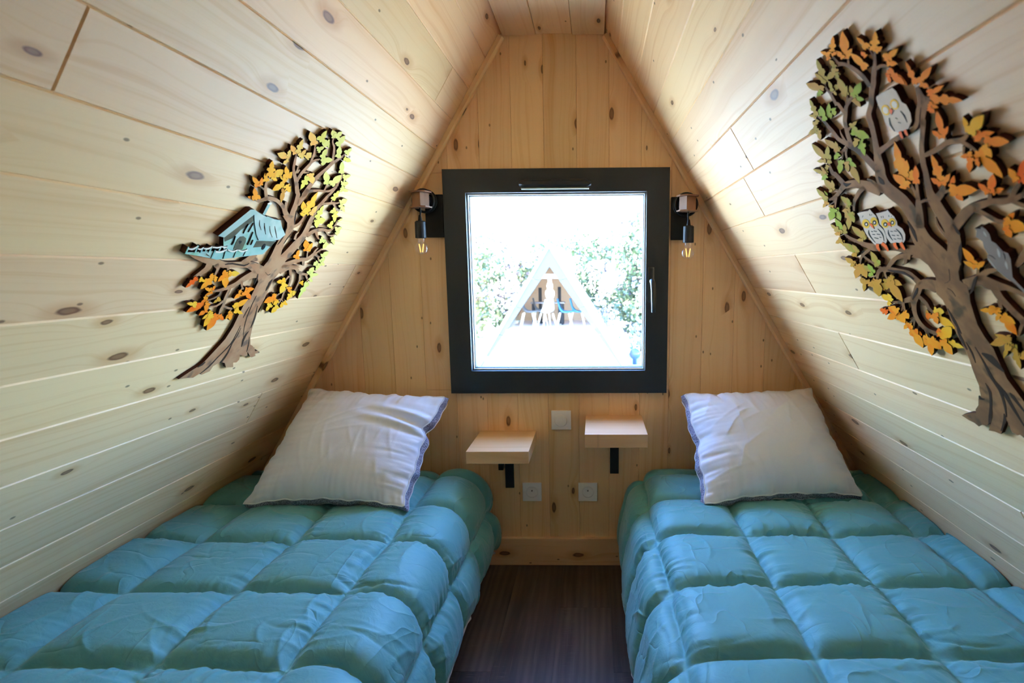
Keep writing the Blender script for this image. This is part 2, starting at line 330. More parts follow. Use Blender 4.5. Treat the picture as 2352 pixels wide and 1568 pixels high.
# floor: laminate planks
fl = struct(boxo('floor', X0_L - .05, X0_R + .05, YB, .0, -.08, -.0125, FLOORM, bev=0), 'dark brown laminate floor between the beds')
for k, x in enumerate(np.arange(-1.53, 1.53, .192)):
    js = [0.] + [[-.62, -1.85, -3.0], [-1.2, -2.45], [-.3, -1.52, -2.8]][k % 3] + [YB]
    for a, b in zip(js, js[1:]):
        L, w = a - b, .192; M = Matrix(((0, 1, 0, x + w / 2), (1, 0, 0, (a + b) / 2), (0, 0, 1, 0), (0, 0, 0, 1)))
        M = Matrix(((0, -1, 0, x + w / 2), (1, 0, 0, (a + b) / 2), (0, 0, 1, 0), (0, 0, 0, 1)))
        board('plank', [[(-L / 2, -w / 2), (L / 2, -w / 2), (L / 2, w / 2), (-L / 2, w / 2)]], M, FLOORM, fl, th=.012, ch=.0006, dz=.0006)
# wall at the foot end, behind the camera
bm = bmesh.new(); gpoly([(xl(0) - E, -.1), (xr(0) + E, -.1), (xr(2.25) + E, 2.25), (xl(2.25) - E, 2.25)], YB - .1, YB)
struct(obj('wall_front', bm, PINE), 'pine wall closing the foot end of the room')
# trims along the slopes, baseboard
for k, (side, nm) in enumerate((('L', 'left'), ('R', 'right'))):
    o, e, tt, n = slope(side); t1 = (ZC) / tt.z
    bm = bmesh.new(); sec = [(0.0, .001), (-.022, .001), (-.022, .016), (-.016, .022), (0.0, .022)]
    A = []
    for t in (0, t1):
        A.append([bm.verts.new(o + tt * t + e * s + n * q) for s, q in sec])
    for i in range(len(sec)): bm.faces.new((A[0][i], A[0][(i + 1) % 5], A[1][(i + 1) % 5], A[1][i]))
    bm.faces.new(A[0]); bm.faces.new(A[1])
    Mt = Matrix((tt, Vector((0, 1, 0)), tt.cross(Vector((0, 1, 0))))).transposed().to_4x4(); Mt.translation = o + tt * 1.2
    bmesh.ops.transform(bm, matrix=Mt.inverted(), verts=bm.verts[:])
    struct(obj('trim_%d' % (k + 1), bm, PINE, M=Mt), 'slim pine batten between gable and %s slope' % nm)
Mb = Matrix(((1, 0, 0, -.01), (0, 0, -1, -.009), (0, 1, 0, .061), (0, 0, 0, 1)))
bm = bmesh.new(); box(bm, -.42, .42, -.061, .061, -.009, .009, .003)
struct(obj('baseboard_back', bm, PINE, M=Mb), 'pine skirting board at the foot of the gable wall')

# ------------------------------------------------------------------ window
def ring(name, x0, x1, z0, z1, w, y0, y1, mat, parent, bev=.002):
    bm = bmesh.new()
    ww = w if isinstance(w, tuple) else (w, w, w, w)      # left, right, bottom, top
    for P in ([(x0, z0), (x1, z0), (x1 - ww[1], z0 + ww[2]), (x0 + ww[0], z0 + ww[2])], [(x1, z0), (x1, z1), (x1 - ww[1], z1 - ww[3]), (x1 - ww[1], z0 + ww[2])],
              [(x1, z1), (x0, z1), (x0 + ww[0], z1 - ww[3]), (x1 - ww[1], z1 - ww[3])], [(x0, z1), (x0, z0), (x0 + ww[0], z0 + ww[2]), (x0 + ww[0], z1 - ww[3])]):
        f = [bm.verts.new((x, y0, z)) for x, z in P]; g = [bm.verts.new((x, y1, z)) for x, z in P]
        bm.faces.new(f); bm.faces.new(g)
        for i in range(4): bm.faces.new((f[i], f[(i + 1) % 4], g[(i + 1) % 4], g[i]))
    bmesh.ops.remove_doubles(bm, verts=bm.verts[:], dist=1e-5)
    return obj(name, bm, mat, parent)
win = bpy.data.objects.new('window_1', None); COL.objects.link(win); win.location = (-.006, 0, .75); win.matrix_world = Matrix.Translation((-.006, 0, .75))
struct(win, 'square black framed window in the gable wall')
WX0, WX1, WZ0, WZ1 = -.4465, .4325, .754, 1.6385
ring('window_frame', WX0, WX1, WZ0, WZ1, .028, -.018, .09, FRAMEM, win)
sash = ring('window_sash', WX0 + .026, WX1 - .026, WZ0 + .026, WZ1 - .026, (.063, .063, .068, .064), -.024, .07, FRAMEM, win)
ring('glazing_bead', WX0 + .088, WX1 - .088, WZ0 + .093, WZ1 - .089, .007, -.004, .05, ALUM, sash)
ring('gasket', WX0 + .0945, WX1 - .0945, WZ0 + .0995, WZ1 - .0955, .003, .012, .045, RUBM, sash)
boxo('window_pane', WX0 + .096, WX1 - .096, .027, .031, WZ0 + .101, WZ1 - .097, PANEM, win, bev=0)
ring('outer_reveal', WX0 - .01, WX1 + .01, WZ0 - .01, WZ1 + .01, .03, .09, .17, plain('white_reveal', (.75, .75, .74), .6), win)
bm = bmesh.new(); A = []
prof = [(-.024, .0), (-.040, .004), (-.046, .014), (-.046, .026), (-.038, .034), (-.024, .037)]
for i in range(15):
    u = i / 14; x = -.146 + .276 * u; k = 1 - .55 * max(0, abs(u - .5) * 2 - .86) / .14
    A.append([bm.verts.new((x, y, 1.560 + (z - .018) * k + .018)) for y, z in prof])
for p, q in zip(A, A[1:]):
    for i in range(len(prof) - 1): bm.faces.new((p[i], p[i + 1], q[i + 1], q[i]))
bm.faces.new(A[0]); bm.faces.new(A[-1])
vc = obj('vent_cover', bm, plain('vent_plastic', (.03, .036, .042), .45), win)
boxo('vent_lip', -.138, .122, -.045, -.025, 1.5575, 1.5625, plain('vent_slot', (.30, .33, .27), .4), vc, bev=.001)
bm = bmesh.new(); box(bm, .350, .378, -.032, -.023, 1.122, 1.262, .008); hp = obj('handle_plate', bm, HANDM, win, smooth=False)
bm = bmesh.new(); tube(bm, [(.366, -.03, 1.205), (.366, -.048, 1.206), (.368, -.058, 1.196), (.370, -.06, 1.17), (.371, -.06, 1.11), (.371, -.06, 1.085)], [.010, .010, .0105, .010, .009, .0085], 12)
obj('window_handle', bm, HANDM, win, smooth=True)

# ------------------------------------------------------------------ switch, sockets, shelves
dm = thing('dimmer_switch', 'white square wall dimmer with round knob under the window', 'switch', (.0015, 0, .6))
boxo('cover_plate', -.0390, .0420, -.010, 0, .5975, .6775, WHITEP, dm, .002)
bm = bmesh.new(); lathe(bm, [(.0265, 0), (.0265, .004), (.0245, .006), (.0235, .016), (.022, .018)], 40, Matrix.Translation((.0015, -.009, .6375)) @ Matrix.Rotation(math.pi / 2, 4, 'X')); obj('knob', bm, WHITEP2, dm, smooth=False)
for x0, side in ((-.1655, 'left'), (.0700, 'right')):
    t = thing('wall_socket', 'white power socket low on the gable, under the %s' % ('left shelf, the nearer one to the left bed' if side == 'left' else 'higher right shelf'), 'socket', (x0 + .04, 0, .284), None)
    t['label'] = 'white power socket right of the left shelf bracket' if side == 'left' else 'white power socket below the higher right shelf'
    boxo('cover_plate', x0, x0 + .080, -.009, 0, .285, .365, WHITEP, t, .002)
    c = Matrix.Translation((x0 + .04, -.009, .325)) @ Matrix.Rotation(math.pi / 2, 4, 'X')
    bm = bmesh.new(); lathe(bm, [(.0255, 0), (.0255, .0025), (.0225, .0025), (.0215, -.003), (.0, -.003)], 36, c, cap=False); obj('socket_insert', bm, WHITEP2, t)
    for dx, dz in ((-.0095, -.001), (.0095, -.001)):
        bm = bmesh.new(); lathe(bm, [(.0028, 0), (.0028, .0006)], 12, Matrix.Translation((x0 + .04 + dx, -.0058, .325 + dz)) @ Matrix.Rotation(math.pi / 2, 4, 'X')); obj('hole', bm, HOLEM, t)
    bm = bmesh.new(); lathe(bm, [(.0023, 0), (.0023, .006), (.001, .007)], 12, Matrix.Translation((x0 + .04, -.006, .332)) @ Matrix.Rotation(math.pi / 2, 4, 'X')); obj('earth_pin', bm, HOLEM, t)
for nm, x0, x1, z0, z1, bx, bl in (('left', -.334, -.1025, .545, .592, -.2185, .344), ('right', .1040, .3335, .606, .6565, .2215, .407)):
    t = thing('wall_shelf', 'small square pine shelf above the left socket, the lower of two' if nm == 'left' else 'small square pine shelf above the right socket, the higher of two', 'shelf', ((x0 + x1) / 2, 0, z0))
    M = Matrix.Translation(((x0 + x1) / 2, -.1305, (z0 + z1) / 2)); bm = bmesh.new(); box(bm, -(x1 - x0) / 2, (x1 - x0) / 2, -.1295, .1295, -(z1 - z0) / 2, (z1 - z0) / 2, .0015)
    obj('board', bm, SHELFW, t, M=M)
    bm = bmesh.new(); q = [(0, bl), (-.008, bl), (-.008, z0 - .006), (-.20, z0 - .006), (-.20, z0), (0, z0)]; f = [bm.verts.new((bx - .018, y, z)) for y, z in q]; k = [bm.verts.new((bx + .018, y, z)) for y, z in q]; bm.faces.new(f); bm.faces.new(k)
    for i in range(6): bm.faces.new((f[i], f[(i + 1) % 6], k[(i + 1) % 6], k[i]))
    obj('bracket', bm, BLACKM, t)
    if nm == 'left': boxo('bracket_stub', -.2605, -.2405, -.03, 0, .430, z0, BLACKM, t, .001)

# ------------------------------------------------------------------ wall lamps
CABLEM = plain('black_cable', (.012, .012, .012), .3)
def lamp(cx, px0, px1, pz0, pz1, bz, sz, label, m):
    t = thing('wall_lamp', label, 'lamp', ((px0 + px1) / 2, 0, pz0))
    boxo('mounting_plate', px0, px1, -.016, 0, pz0, pz1, BLACKP, t, .0015)
    yb = -.088
    bm = bmesh.new(); lathe(bm, [(.024, 0), (.024, .058)], 24, Matrix.Translation((cx + m * .012, -.014, bz)) @ Matrix.Rotation(math.pi / 2, 4, 'X')); obj('arm', bm, BLACKM, t, smooth=False)
    Mr = Matrix.Translation((cx + m * .004, yb, bz)) @ Matrix.Rotation(-m * math.radians(30), 4, 'Z')
    bm = bmesh.new(); box(bm, -.022, .022, -.020, .024, -.026, .026, .001, M=Mr); blk = obj('block', bm, SPOOLW, t)
    for dz in (-.0285, .0265):
        bm = bmesh.new(); v = [(-.042, -.006), (-.026, -.030), (.026, -.030), (.040, -.012), (.034, .026), (-.034, .026)]
        f = [bm.verts.new(Mr @ Vector((x, y, dz))) for x, y in v]; g = [bm.verts.new(Mr @ Vector((x, y, dz + .0045))) for x, y in v]; bm.faces.new(f); bm.faces.new(g)
        for i in range(6): bm.faces.new((f[i], f[(i + 1) % 6], g[(i + 1) % 6], g[i]))
        obj('flange', bm, SPOOLW, blk)
    for k in range(5):
        bm = bmesh.new()
        y = -.035 - .0062 * k; r = .0405 + .0022 * math.sin(k * 1.9)
        tube(bm, [(cx + m * (.010 - .0012 * k) + r * .98 * math.cos(a), y + .003 * math.sin(a + k), bz + .001 + r * math.sin(a)) for a in np.linspace(0, 2 * math.pi, 40, endpoint=False)], .0031, 8, True)
        obj('cable_loop', bm, CABLEM, t, smooth=True)
    xs = cx; zb = bz - .0285
    bm = bmesh.new(); tube(bm, [(cx + m * .001, yb, zb + .004), (cx + m * .003, yb, zb - .012), (xs, yb, sz + .005)], .003, 10); obj('cord', bm, BLACKM, t, smooth=True)
    S = Matrix.Translation((xs, yb, sz))
    bm = bmesh.new(); lathe(bm, [(.0045, .022), (.0075, .004), (.009, .0), (.0, .0)], 20, S, cap=False); obj('strain_relief', bm, BLACKM, t, smooth=True)
    bm = bmesh.new(); lathe(bm, [(.0, .0), (.016, .0), (.0200, -.004), (.0205, -.063), (.0185, -.063), (.0185, -.056), (0, -.056)], 32, S, cap=False); obj('lamp_holder', bm, BLACKM, t, smooth=False)
    bm = bmesh.new(); prof = [(.0135, -.058), (.0136, -.070), (.0145, -.077)] + [(.0272 * math.sin(a), -.103 + .0272 * math.cos(a)) for a in np.linspace(.72, math.pi, 14)]
    lathe(bm, prof, 32, S, cap=False); b = obj('bulb', bm, BULBM, t, smooth=True)
    bm = bmesh.new(); lathe(bm, [(.005, -.056), (.005, -.078), (.0025, -.084), (.0, -.086)], 12, S, cap=False); obj('glass_stem', bm, BULBM, b, smooth=True)
    for dx in (-1, 1):
        bm = bmesh.new(); tube(bm, [(xs + dx * .0085, yb, sz - .085), (xs + dx * .0035, yb, sz - .116)], .0021, 8); obj('filament', bm, FILM, b)
        bm = bmesh.new(); tube(bm, [(xs + dx * .004, yb, sz - .078), (xs + dx * .0085, yb, sz - .085)], .0006, 6); obj('filament_wire', bm, BRASSM, b)
        bm = bmesh.new(); tube(bm, [(xs + dx * .0035, yb, sz - .116), (xs + dx * .003, yb, sz - .122)], .0012, 6); obj('filament_wire', bm, BRASSM, b)
lamp(-.5165, -.519, -.449, 1.381, 1.5445, 1.5145, 1.437, 'black wall lamp with wooden block and bare bulb left of the window', 1)
lamp(.4955, .4405, .507, 1.3645, 1.5275, 1.4925, 1.413, 'black wall lamp with wooden block and bare bulb right of the window', -1)
# ------------------------------------------------------------------ beds and quilts
def vnoise(x, y, seed=0):
    xi, yi = np.floor(x).astype(np.int64), np.floor(y).astype(np.int64); fx, fy = x - xi, y - yi
    fx, fy = fx * fx * (3 - 2 * fx), fy * fy * (3 - 2 * fy)
    def h(a, b):
        n = (a * 374761393 + b * 668265263 + seed * 974634541) & 0x7fffffff; n = ((n ^ (n >> 13)) * 1274126177) & 0x7fffffff
        return ((n ^ (n >> 16)) & 0xffff) / 65535.
    return (h(xi, yi) * (1 - fx) + h(xi + 1, yi) * fx) * (1 - fy) + (h(xi, yi + 1) * (1 - fx) + h(xi + 1, yi + 1) * fx) * fy
def fbm(x, y, seed=0, o=3):
    return sum(vnoise(x * 2 ** k, y * 2 ** k, seed + k) * .5 ** k for k in range(o)) / sum(.5 ** k for k in range(o))
def near(x, lines):
    L = np.sort(np.asarray(lines)); k = np.clip(np.searchsorted(L, x), 1, len(L) - 1); a, b = L[k - 1], L[k]
    return np.minimum(abs(x - a), abs(x - b)), np.clip((x - a) / (b - a), 0, 1), k
def quilt(sg, xe, xw, seams_x, seams_y, seed, label, group, bed_label):
    # p runs from the wall side towards the aisle, measured along the cloth; q runs from the gable towards the camera
    R, Z0, ZB, DU = .105, .425, .085, .0036
    top = abs(xe - xw) - R; Lp = top + R * 1.5 + (Z0 - R - ZB); P = np.arange(0, Lp, DU); RY = .085
    q0 = .022; Q = np.arange(q0, 2.12, DU); p, q = np.meshgrid(P, Q, indexing='ij')
    def base(p, q):
        th = np.clip((p - top) / R, 0, 1.5); dn = np.maximum(p - top - R * 1.5, 0)
        lat = np.minimum(p, top) + R * np.sin(th) + .03 * np.sin(np.clip(dn / .25, 0, 1) * 2.4); z = Z0 - R * (1 - np.cos(th)) - dn
        tq = np.clip((.105 - q) / RY, 0, 1.5); dq = np.maximum(.105 - q - RY * 1.5, 0); y = np.where(q > .105, q, .105 - RY * np.sin(tq)); z = z - RY * (1 - np.cos(tq)) - dq
        tn = np.clip((q - 1.9) / RY, 0, 1.5); dn2 = np.maximum(q - 1.9 - RY * 1.5, 0); y = np.where(q > 1.9, 1.9 + RY * np.sin(tn), y); z = z - RY * (1 - np.cos(tn)) - dn2
        return np.stack([xw + sg * lat, -y, np.maximum(z, .06 + .02 * (p > top))], -1)
    B = base(p, q); du = np.gradient(B, DU, axis=0); dv = np.gradient(B, DU, axis=1); N = np.cross(du, dv); N *= -sg; N /= np.linalg.norm(N, axis=-1, keepdims=True) + 1e-9
    N *= np.where((N[..., 2:] < -.2), -1, 1)
    ps = [(s - xw) * sg for s in seams_x]; ps = [ps[0] - .285] + ps + [ps[-1] + .275, Lp - .012, Lp + .1]
    pw = p + .012 * (fbm(q * 5, p * 3, seed) - .5) * 2; qw = q + .010 * (fbm(p * 6, q * 3, seed + 9) - .5) * 2 - .02 * 0
    su, fu, ku = near(pw, ps); sv, fv, kv = near(qw, [-s for s in seams_y])
    cell = vnoise(ku * 7.31 + .5, kv * 3.77 + .5, seed + 3) - .5
    prof = (1 - np.exp(-(su / .021) ** 1.2)) * (1 - np.exp(-(sv / .016) ** 1.2)); dome = (np.sin(np.pi * fu) * np.sin(np.pi * fv)) ** .55
    side = np.clip((p - top - R * .6) / .12, 0, 1)
    h = prof * (.025 + .009 * cell) + dome * (.011 + .007 * cell) * (1 - .45 * side)
    gate = np.clip(fbm(q * 5, p * 5, seed + 31, 1) * 2.2 - .5, .12, 1.4)
    g1 = np.exp(-su / .032) * (1 - np.exp(-su / .004)) * (fbm(q * 62, p * 7, seed + 20, 2) - .5) * .026 * gate
    g2 = np.exp(-sv / .026) * (1 - np.exp(-sv / .004)) * (fbm(p * 58, q * 7, seed + 21, 2) - .5) * .022 * gate
    r_ = np.random.default_rng(seed); cr = np.zeros_like(p)
    for _ in range(150):      # short straight creases with a sharp ridge
        cx_, cy_ = r_.uniform(0, Lp), r_.uniform(.25, 1.6); an = r_.choice((0., .25, 1.35, 1.57, 1.8)) + r_.normal() * .22; ln = r_.uniform(.03, .12); am = r_.uniform(.002, .006) * r_.choice((-1, 1, 1))
        dx, dy = p - cx_, q - cy_; aa = dx * np.cos(an) + dy * np.sin(an); bb = -dx * np.sin(an) + dy * np.cos(an) + .25 * aa * aa / ln
        cr += am * np.exp(-(aa / ln) ** 2) * np.exp(-abs(bb) / .0052)
    c1 = -cr; c2 = 0
    lowf = (fbm(p * 3.2, q * 3.2, seed + 60) - .5) * .016
    h = h + g1 + g2 - c1 + c2 + lowf * prof
    V = B + N * h[..., None]
    V[..., 1] -= (.012 * prof * dome * (1 - side))       # puffs sag a little towards the foot end
    ta, x0 = (TA_L, X0_L) if sg > 0 else (TA_R, X0_R); lim = x0 + ta * V[..., 2]
    V[..., 0] = np.where(sg * (V[..., 0] - lim) < .003, lim + sg * .003, V[..., 0])
    V[..., 1] = np.minimum(V[..., 1], -.024); V[..., 2] = np.maximum(V[..., 2], .03)
    n, m = p.shape; idx = np.arange(n * m).reshape(n, m); F = np.stack([idx[:-1, :-1], idx[1:, :-1], idx[1:, 1:], idx[:-1, 1:]], -1).reshape(-1, 4)
    if sg < 0: F = F[:, ::-1]
    o = mesh_np('quilt', V.reshape(-1, 3), F, QUILTM); tag(o, label, 'quilt', None)
    bm = bmesh.new(); e = V[-1, ::6]; tube(bm, [tuple(v) for v in e if v[1] < -.06], .006, 8); obj('hem_piping', bm, MATTM, o, smooth=True)
    # stitched seams, a thread line lying in each groove
    b = thing('bed', bed_label, 'bed', ((xe + xw) / 2, -1., 0)); xa, xb = sorted((xe - sg * .06, xw + sg * .10))
    bm = bmesh.new(); box(bm, xa, xb, -1.93, -.09, .20, .385, .04, seg=3); obj('mattress', bm, MATTM, b, smooth=False)
    bm = bmesh.new(); box(bm, xa + .02, xb - .02, -1.92, -.10, .10, .198, .004); obj('base', bm, BLACKM, b)
    for x in (xa + .08, xb - .08):
        for y in (-.25, -1.8): boxo('leg', x - .025, x + .025, y - .025, y + .025, 0, .10, BLACKM, b)
SY = [.35, .12, -.118, -.372, -.618, -.872, -1.128, -1.385, -1.64, -1.9, -2.2]
quilt(1, -.318, -1.247, [-1.072, -.784, -.496], SY, 11, 'teal square-stitched quilt spread over the left bed', None, 'low single bed under the left slope, covered by its quilt')
SYR = [.37, .13, -.10, -.335, -.578, -.838, -1.092, -1.35, -1.6, -1.86, -2.15]
quilt(-1, .292, 1.225, [1.137, .872, .605], SYR, 57, 'teal square-stitched quilt spread over the right bed', None, 'low single bed under the right slope, covered by its quilt')

# ------------------------------------------------------------------ pillows
def pillow(c, gus, label, seed, fold):
    BL, BR, TR, TL = (np.array(v, float) for v in c); n = np.cross(BR - BL, TL - BL); n /= np.linalg.norm(n)
    K = 110; u, v = np.meshgrid(np.linspace(-1, 1, K), np.linspace(-1, 1, K), indexing='ij'); g = .046
    def outline(u, v):
        a = u * (1 - .035 * (1 - v * v)); b = np.where(v < 0, v * (1 - .10 * (1 - u * u)), v * (1 - .045 * (1 - u * u)))
        a = a + (.012 * np.sin(v * 9 + seed) + .008 * np.sin(v * 23 + seed)) * np.sign(u) * abs(u) ** 6; b = b + (.010 * np.sin(u * 11 + seed) + .008 * np.sin(u * 27)) * np.sign(v) * abs(v) ** 6
        if fold: a = a - .11 * np.exp(-((v - .36) / .10) ** 2) * np.clip(u, 0, 1) ** 3 + .03 * np.exp(-((v - .8) / .3) ** 2) * np.clip(u, 0, 1) ** 3
        else: a = a + .035 * np.exp(-((v - .1) / .12) ** 2) * np.clip(-u, 0, 1) ** 4
        a, b = a[..., None], b[..., None]
        return ((1 - a) * (1 - b) * BL + (1 + a) * (1 - b) * BR + (1 + a) * (1 + b) * TR + (1 - a) * (1 + b) * TL) / 4
    Pm = outline(u, v); dome = np.clip((1 - abs(u) ** 2.6) * (1 - abs(v) ** 2.6), 0, 1) ** .62
    edge = 1 - dome
    wr = (fbm(u * 1.6 + v * 2, v * 1.5 - u * 2.5, seed, 2) - .5) * .014 * (.3 + edge)
    r_ = np.random.default_rng(seed)
    for _ in range(26):       # long soft creases running up the cover
        cx_, cy_ = r_.uniform(-.8, .8), r_.uniform(-.7, .8); an = r_.choice((1.9, 1.7, 1.2, .5)) + r_.normal() * .15; ln = r_.uniform(.12, .45); am = r_.uniform(.001, .0035)
        du_, dv_ = u - cx_, v - cy_; aa = du_ * np.cos(an) + dv_ * np.sin(an); bb = -du_ * np.sin(an) + dv_ * np.cos(an) + .15 * aa * aa
        wr = wr + am * np.exp(-(aa / ln) ** 2) * np.exp(-abs(bb) / .022)
    pk = (fbm(u * 13, v * 2, seed + 8, 2) - .5) * .026 * np.exp(-(1 - abs(v)) / .22) + (fbm(v * 13, u * 2, seed + 9, 2) - .5) * .018 * np.exp(-(1 - abs(u)) / .2)
    if fold: wr = wr + .016 * np.sin((v - .36) * 26 + u * 5) * np.exp(-((v - .38 - (1 - u) * .1) / .22) ** 2) * np.clip(u + .15, 0, 1) ** 1.3
    inside = np.clip(dome * 6, 0, 1)
    H = dome * .085 + (wr + pk) * inside
    Vf = Pm + n * H[..., None]; Hb = dome * .05; Vb = Pm - n * (g + Hb)[..., None] + 0 * Pm
    zf = .452; 
    idx = np.arange(K * K).reshape(K, K); F = np.stack([idx[:-1, :-1], idx[1:, :-1], idx[1:, 1:], idx[:-1, 1:]], -1).reshape(-1, 4)
    for A in (Vf, Vb): A[..., 1] = np.minimum(A[..., 1], -.027)
    t = thing('pillow', label, 'pillow', tuple((BL + BR) / 2 + np.array((0, 0, -.005))))
    mesh_np('front_cover', Vf.reshape(-1, 3), F, PILLOWM, t); mesh_np('back_cover', Vb.reshape(-1, 3), F[:, ::-1], PILLOWM, t)
    def rim(A): return np.concatenate([A[:-1, 0], A[-1, :-1], A[:0:-1, -1], A[0, :0:-1]])
    a, b = rim(Vf), rim(Vb); m = len(a); mid = (a + b) / 2; cen = mid.mean(0); w = np.sin(np.arange(m) / m * 2 * np.pi * 17 + seed) * .5 + .5
    out = mid - cen; out -= np.outer(out @ n, n); out /= np.linalg.norm(out, axis=1, keepdims=True); mid = mid + out * (.004 + .010 * w)[:, None]; mid[:, 1] = np.minimum(mid[:, 1], -.026)
    V = np.concatenate([a, mid, b]); j = np.arange(m); jn = (j + 1) % m
    Fg = np.concatenate([np.stack([j, j + m, jn + m, jn], -1), np.stack([j + m, j + 2 * m, jn + 2 * m, jn + m], -1)]); mesh_np('mesh_gusset', V, Fg, MESHM, t)
    for rr in (a, b):
        bm = bmesh.new(); tube(bm, [tuple(x) for x in rr[::2]], .0028, 6, True); obj('piping', bm, PIPEM, t, smooth=True)
T = {}
T['Ltrunk'] = [[-4137,5798],[-4000,5879],[-3882,5938],[-3816,5993],[-3732,6125],[-3665,6236],[-3619,6316],[-3586,6505],[-3595,6707],[-3597,6916],[-3536,6936],[-3538,7077],[-3539,7201],
[-3598,7279],[-3708,7371],[-3827,7430],[-3890,7466],[-3744,7483],[-3593,7444],[-3587,7462],[-3556,7523],[-3553,7653],[-3560,7767],[-3556,7865],[-3509,7947],[-3507,8027],
[-3561,8104],[-3649,8146],[-3725,8189],[-3625,8216],[-3578,8214],[-3435,8208],[-3413,8150],[-3362,8071],[-3361,7994],[-3387,7907],[-3401,7805],[-3342,7605],[-3182,7578],
[-3161,7508],[-3200,7435],[-3050,7378],[-3174,7338],[-3225,7233],[-3222,7087],[-3193,6839],[-3178,6689],[-3202,6908],[-3212,6744],[-3175,6566],[-3132,6412],[-3075,6272],
[-2974,6122],[-2899,6086],[-2754,5967],[-2706,5973],[-2632,5935],[-2624,5913],[-2726,5917],[-2687,5869],[-2773,5861],[-2848,5905],[-2947,5992],[-2909,5911],[-3008,5930],
[-3102,5972],[-3059,5877],[-3092,5836],[-3170,5847],[-3114,5759],[-3280,5786],[-3359,5877],[-3475,5924],[-3584,5874],[-3601,5797],[-3737,5771],[-3786,5804],[-3878,5760],
[-3983,5781],[-4061,5790]]
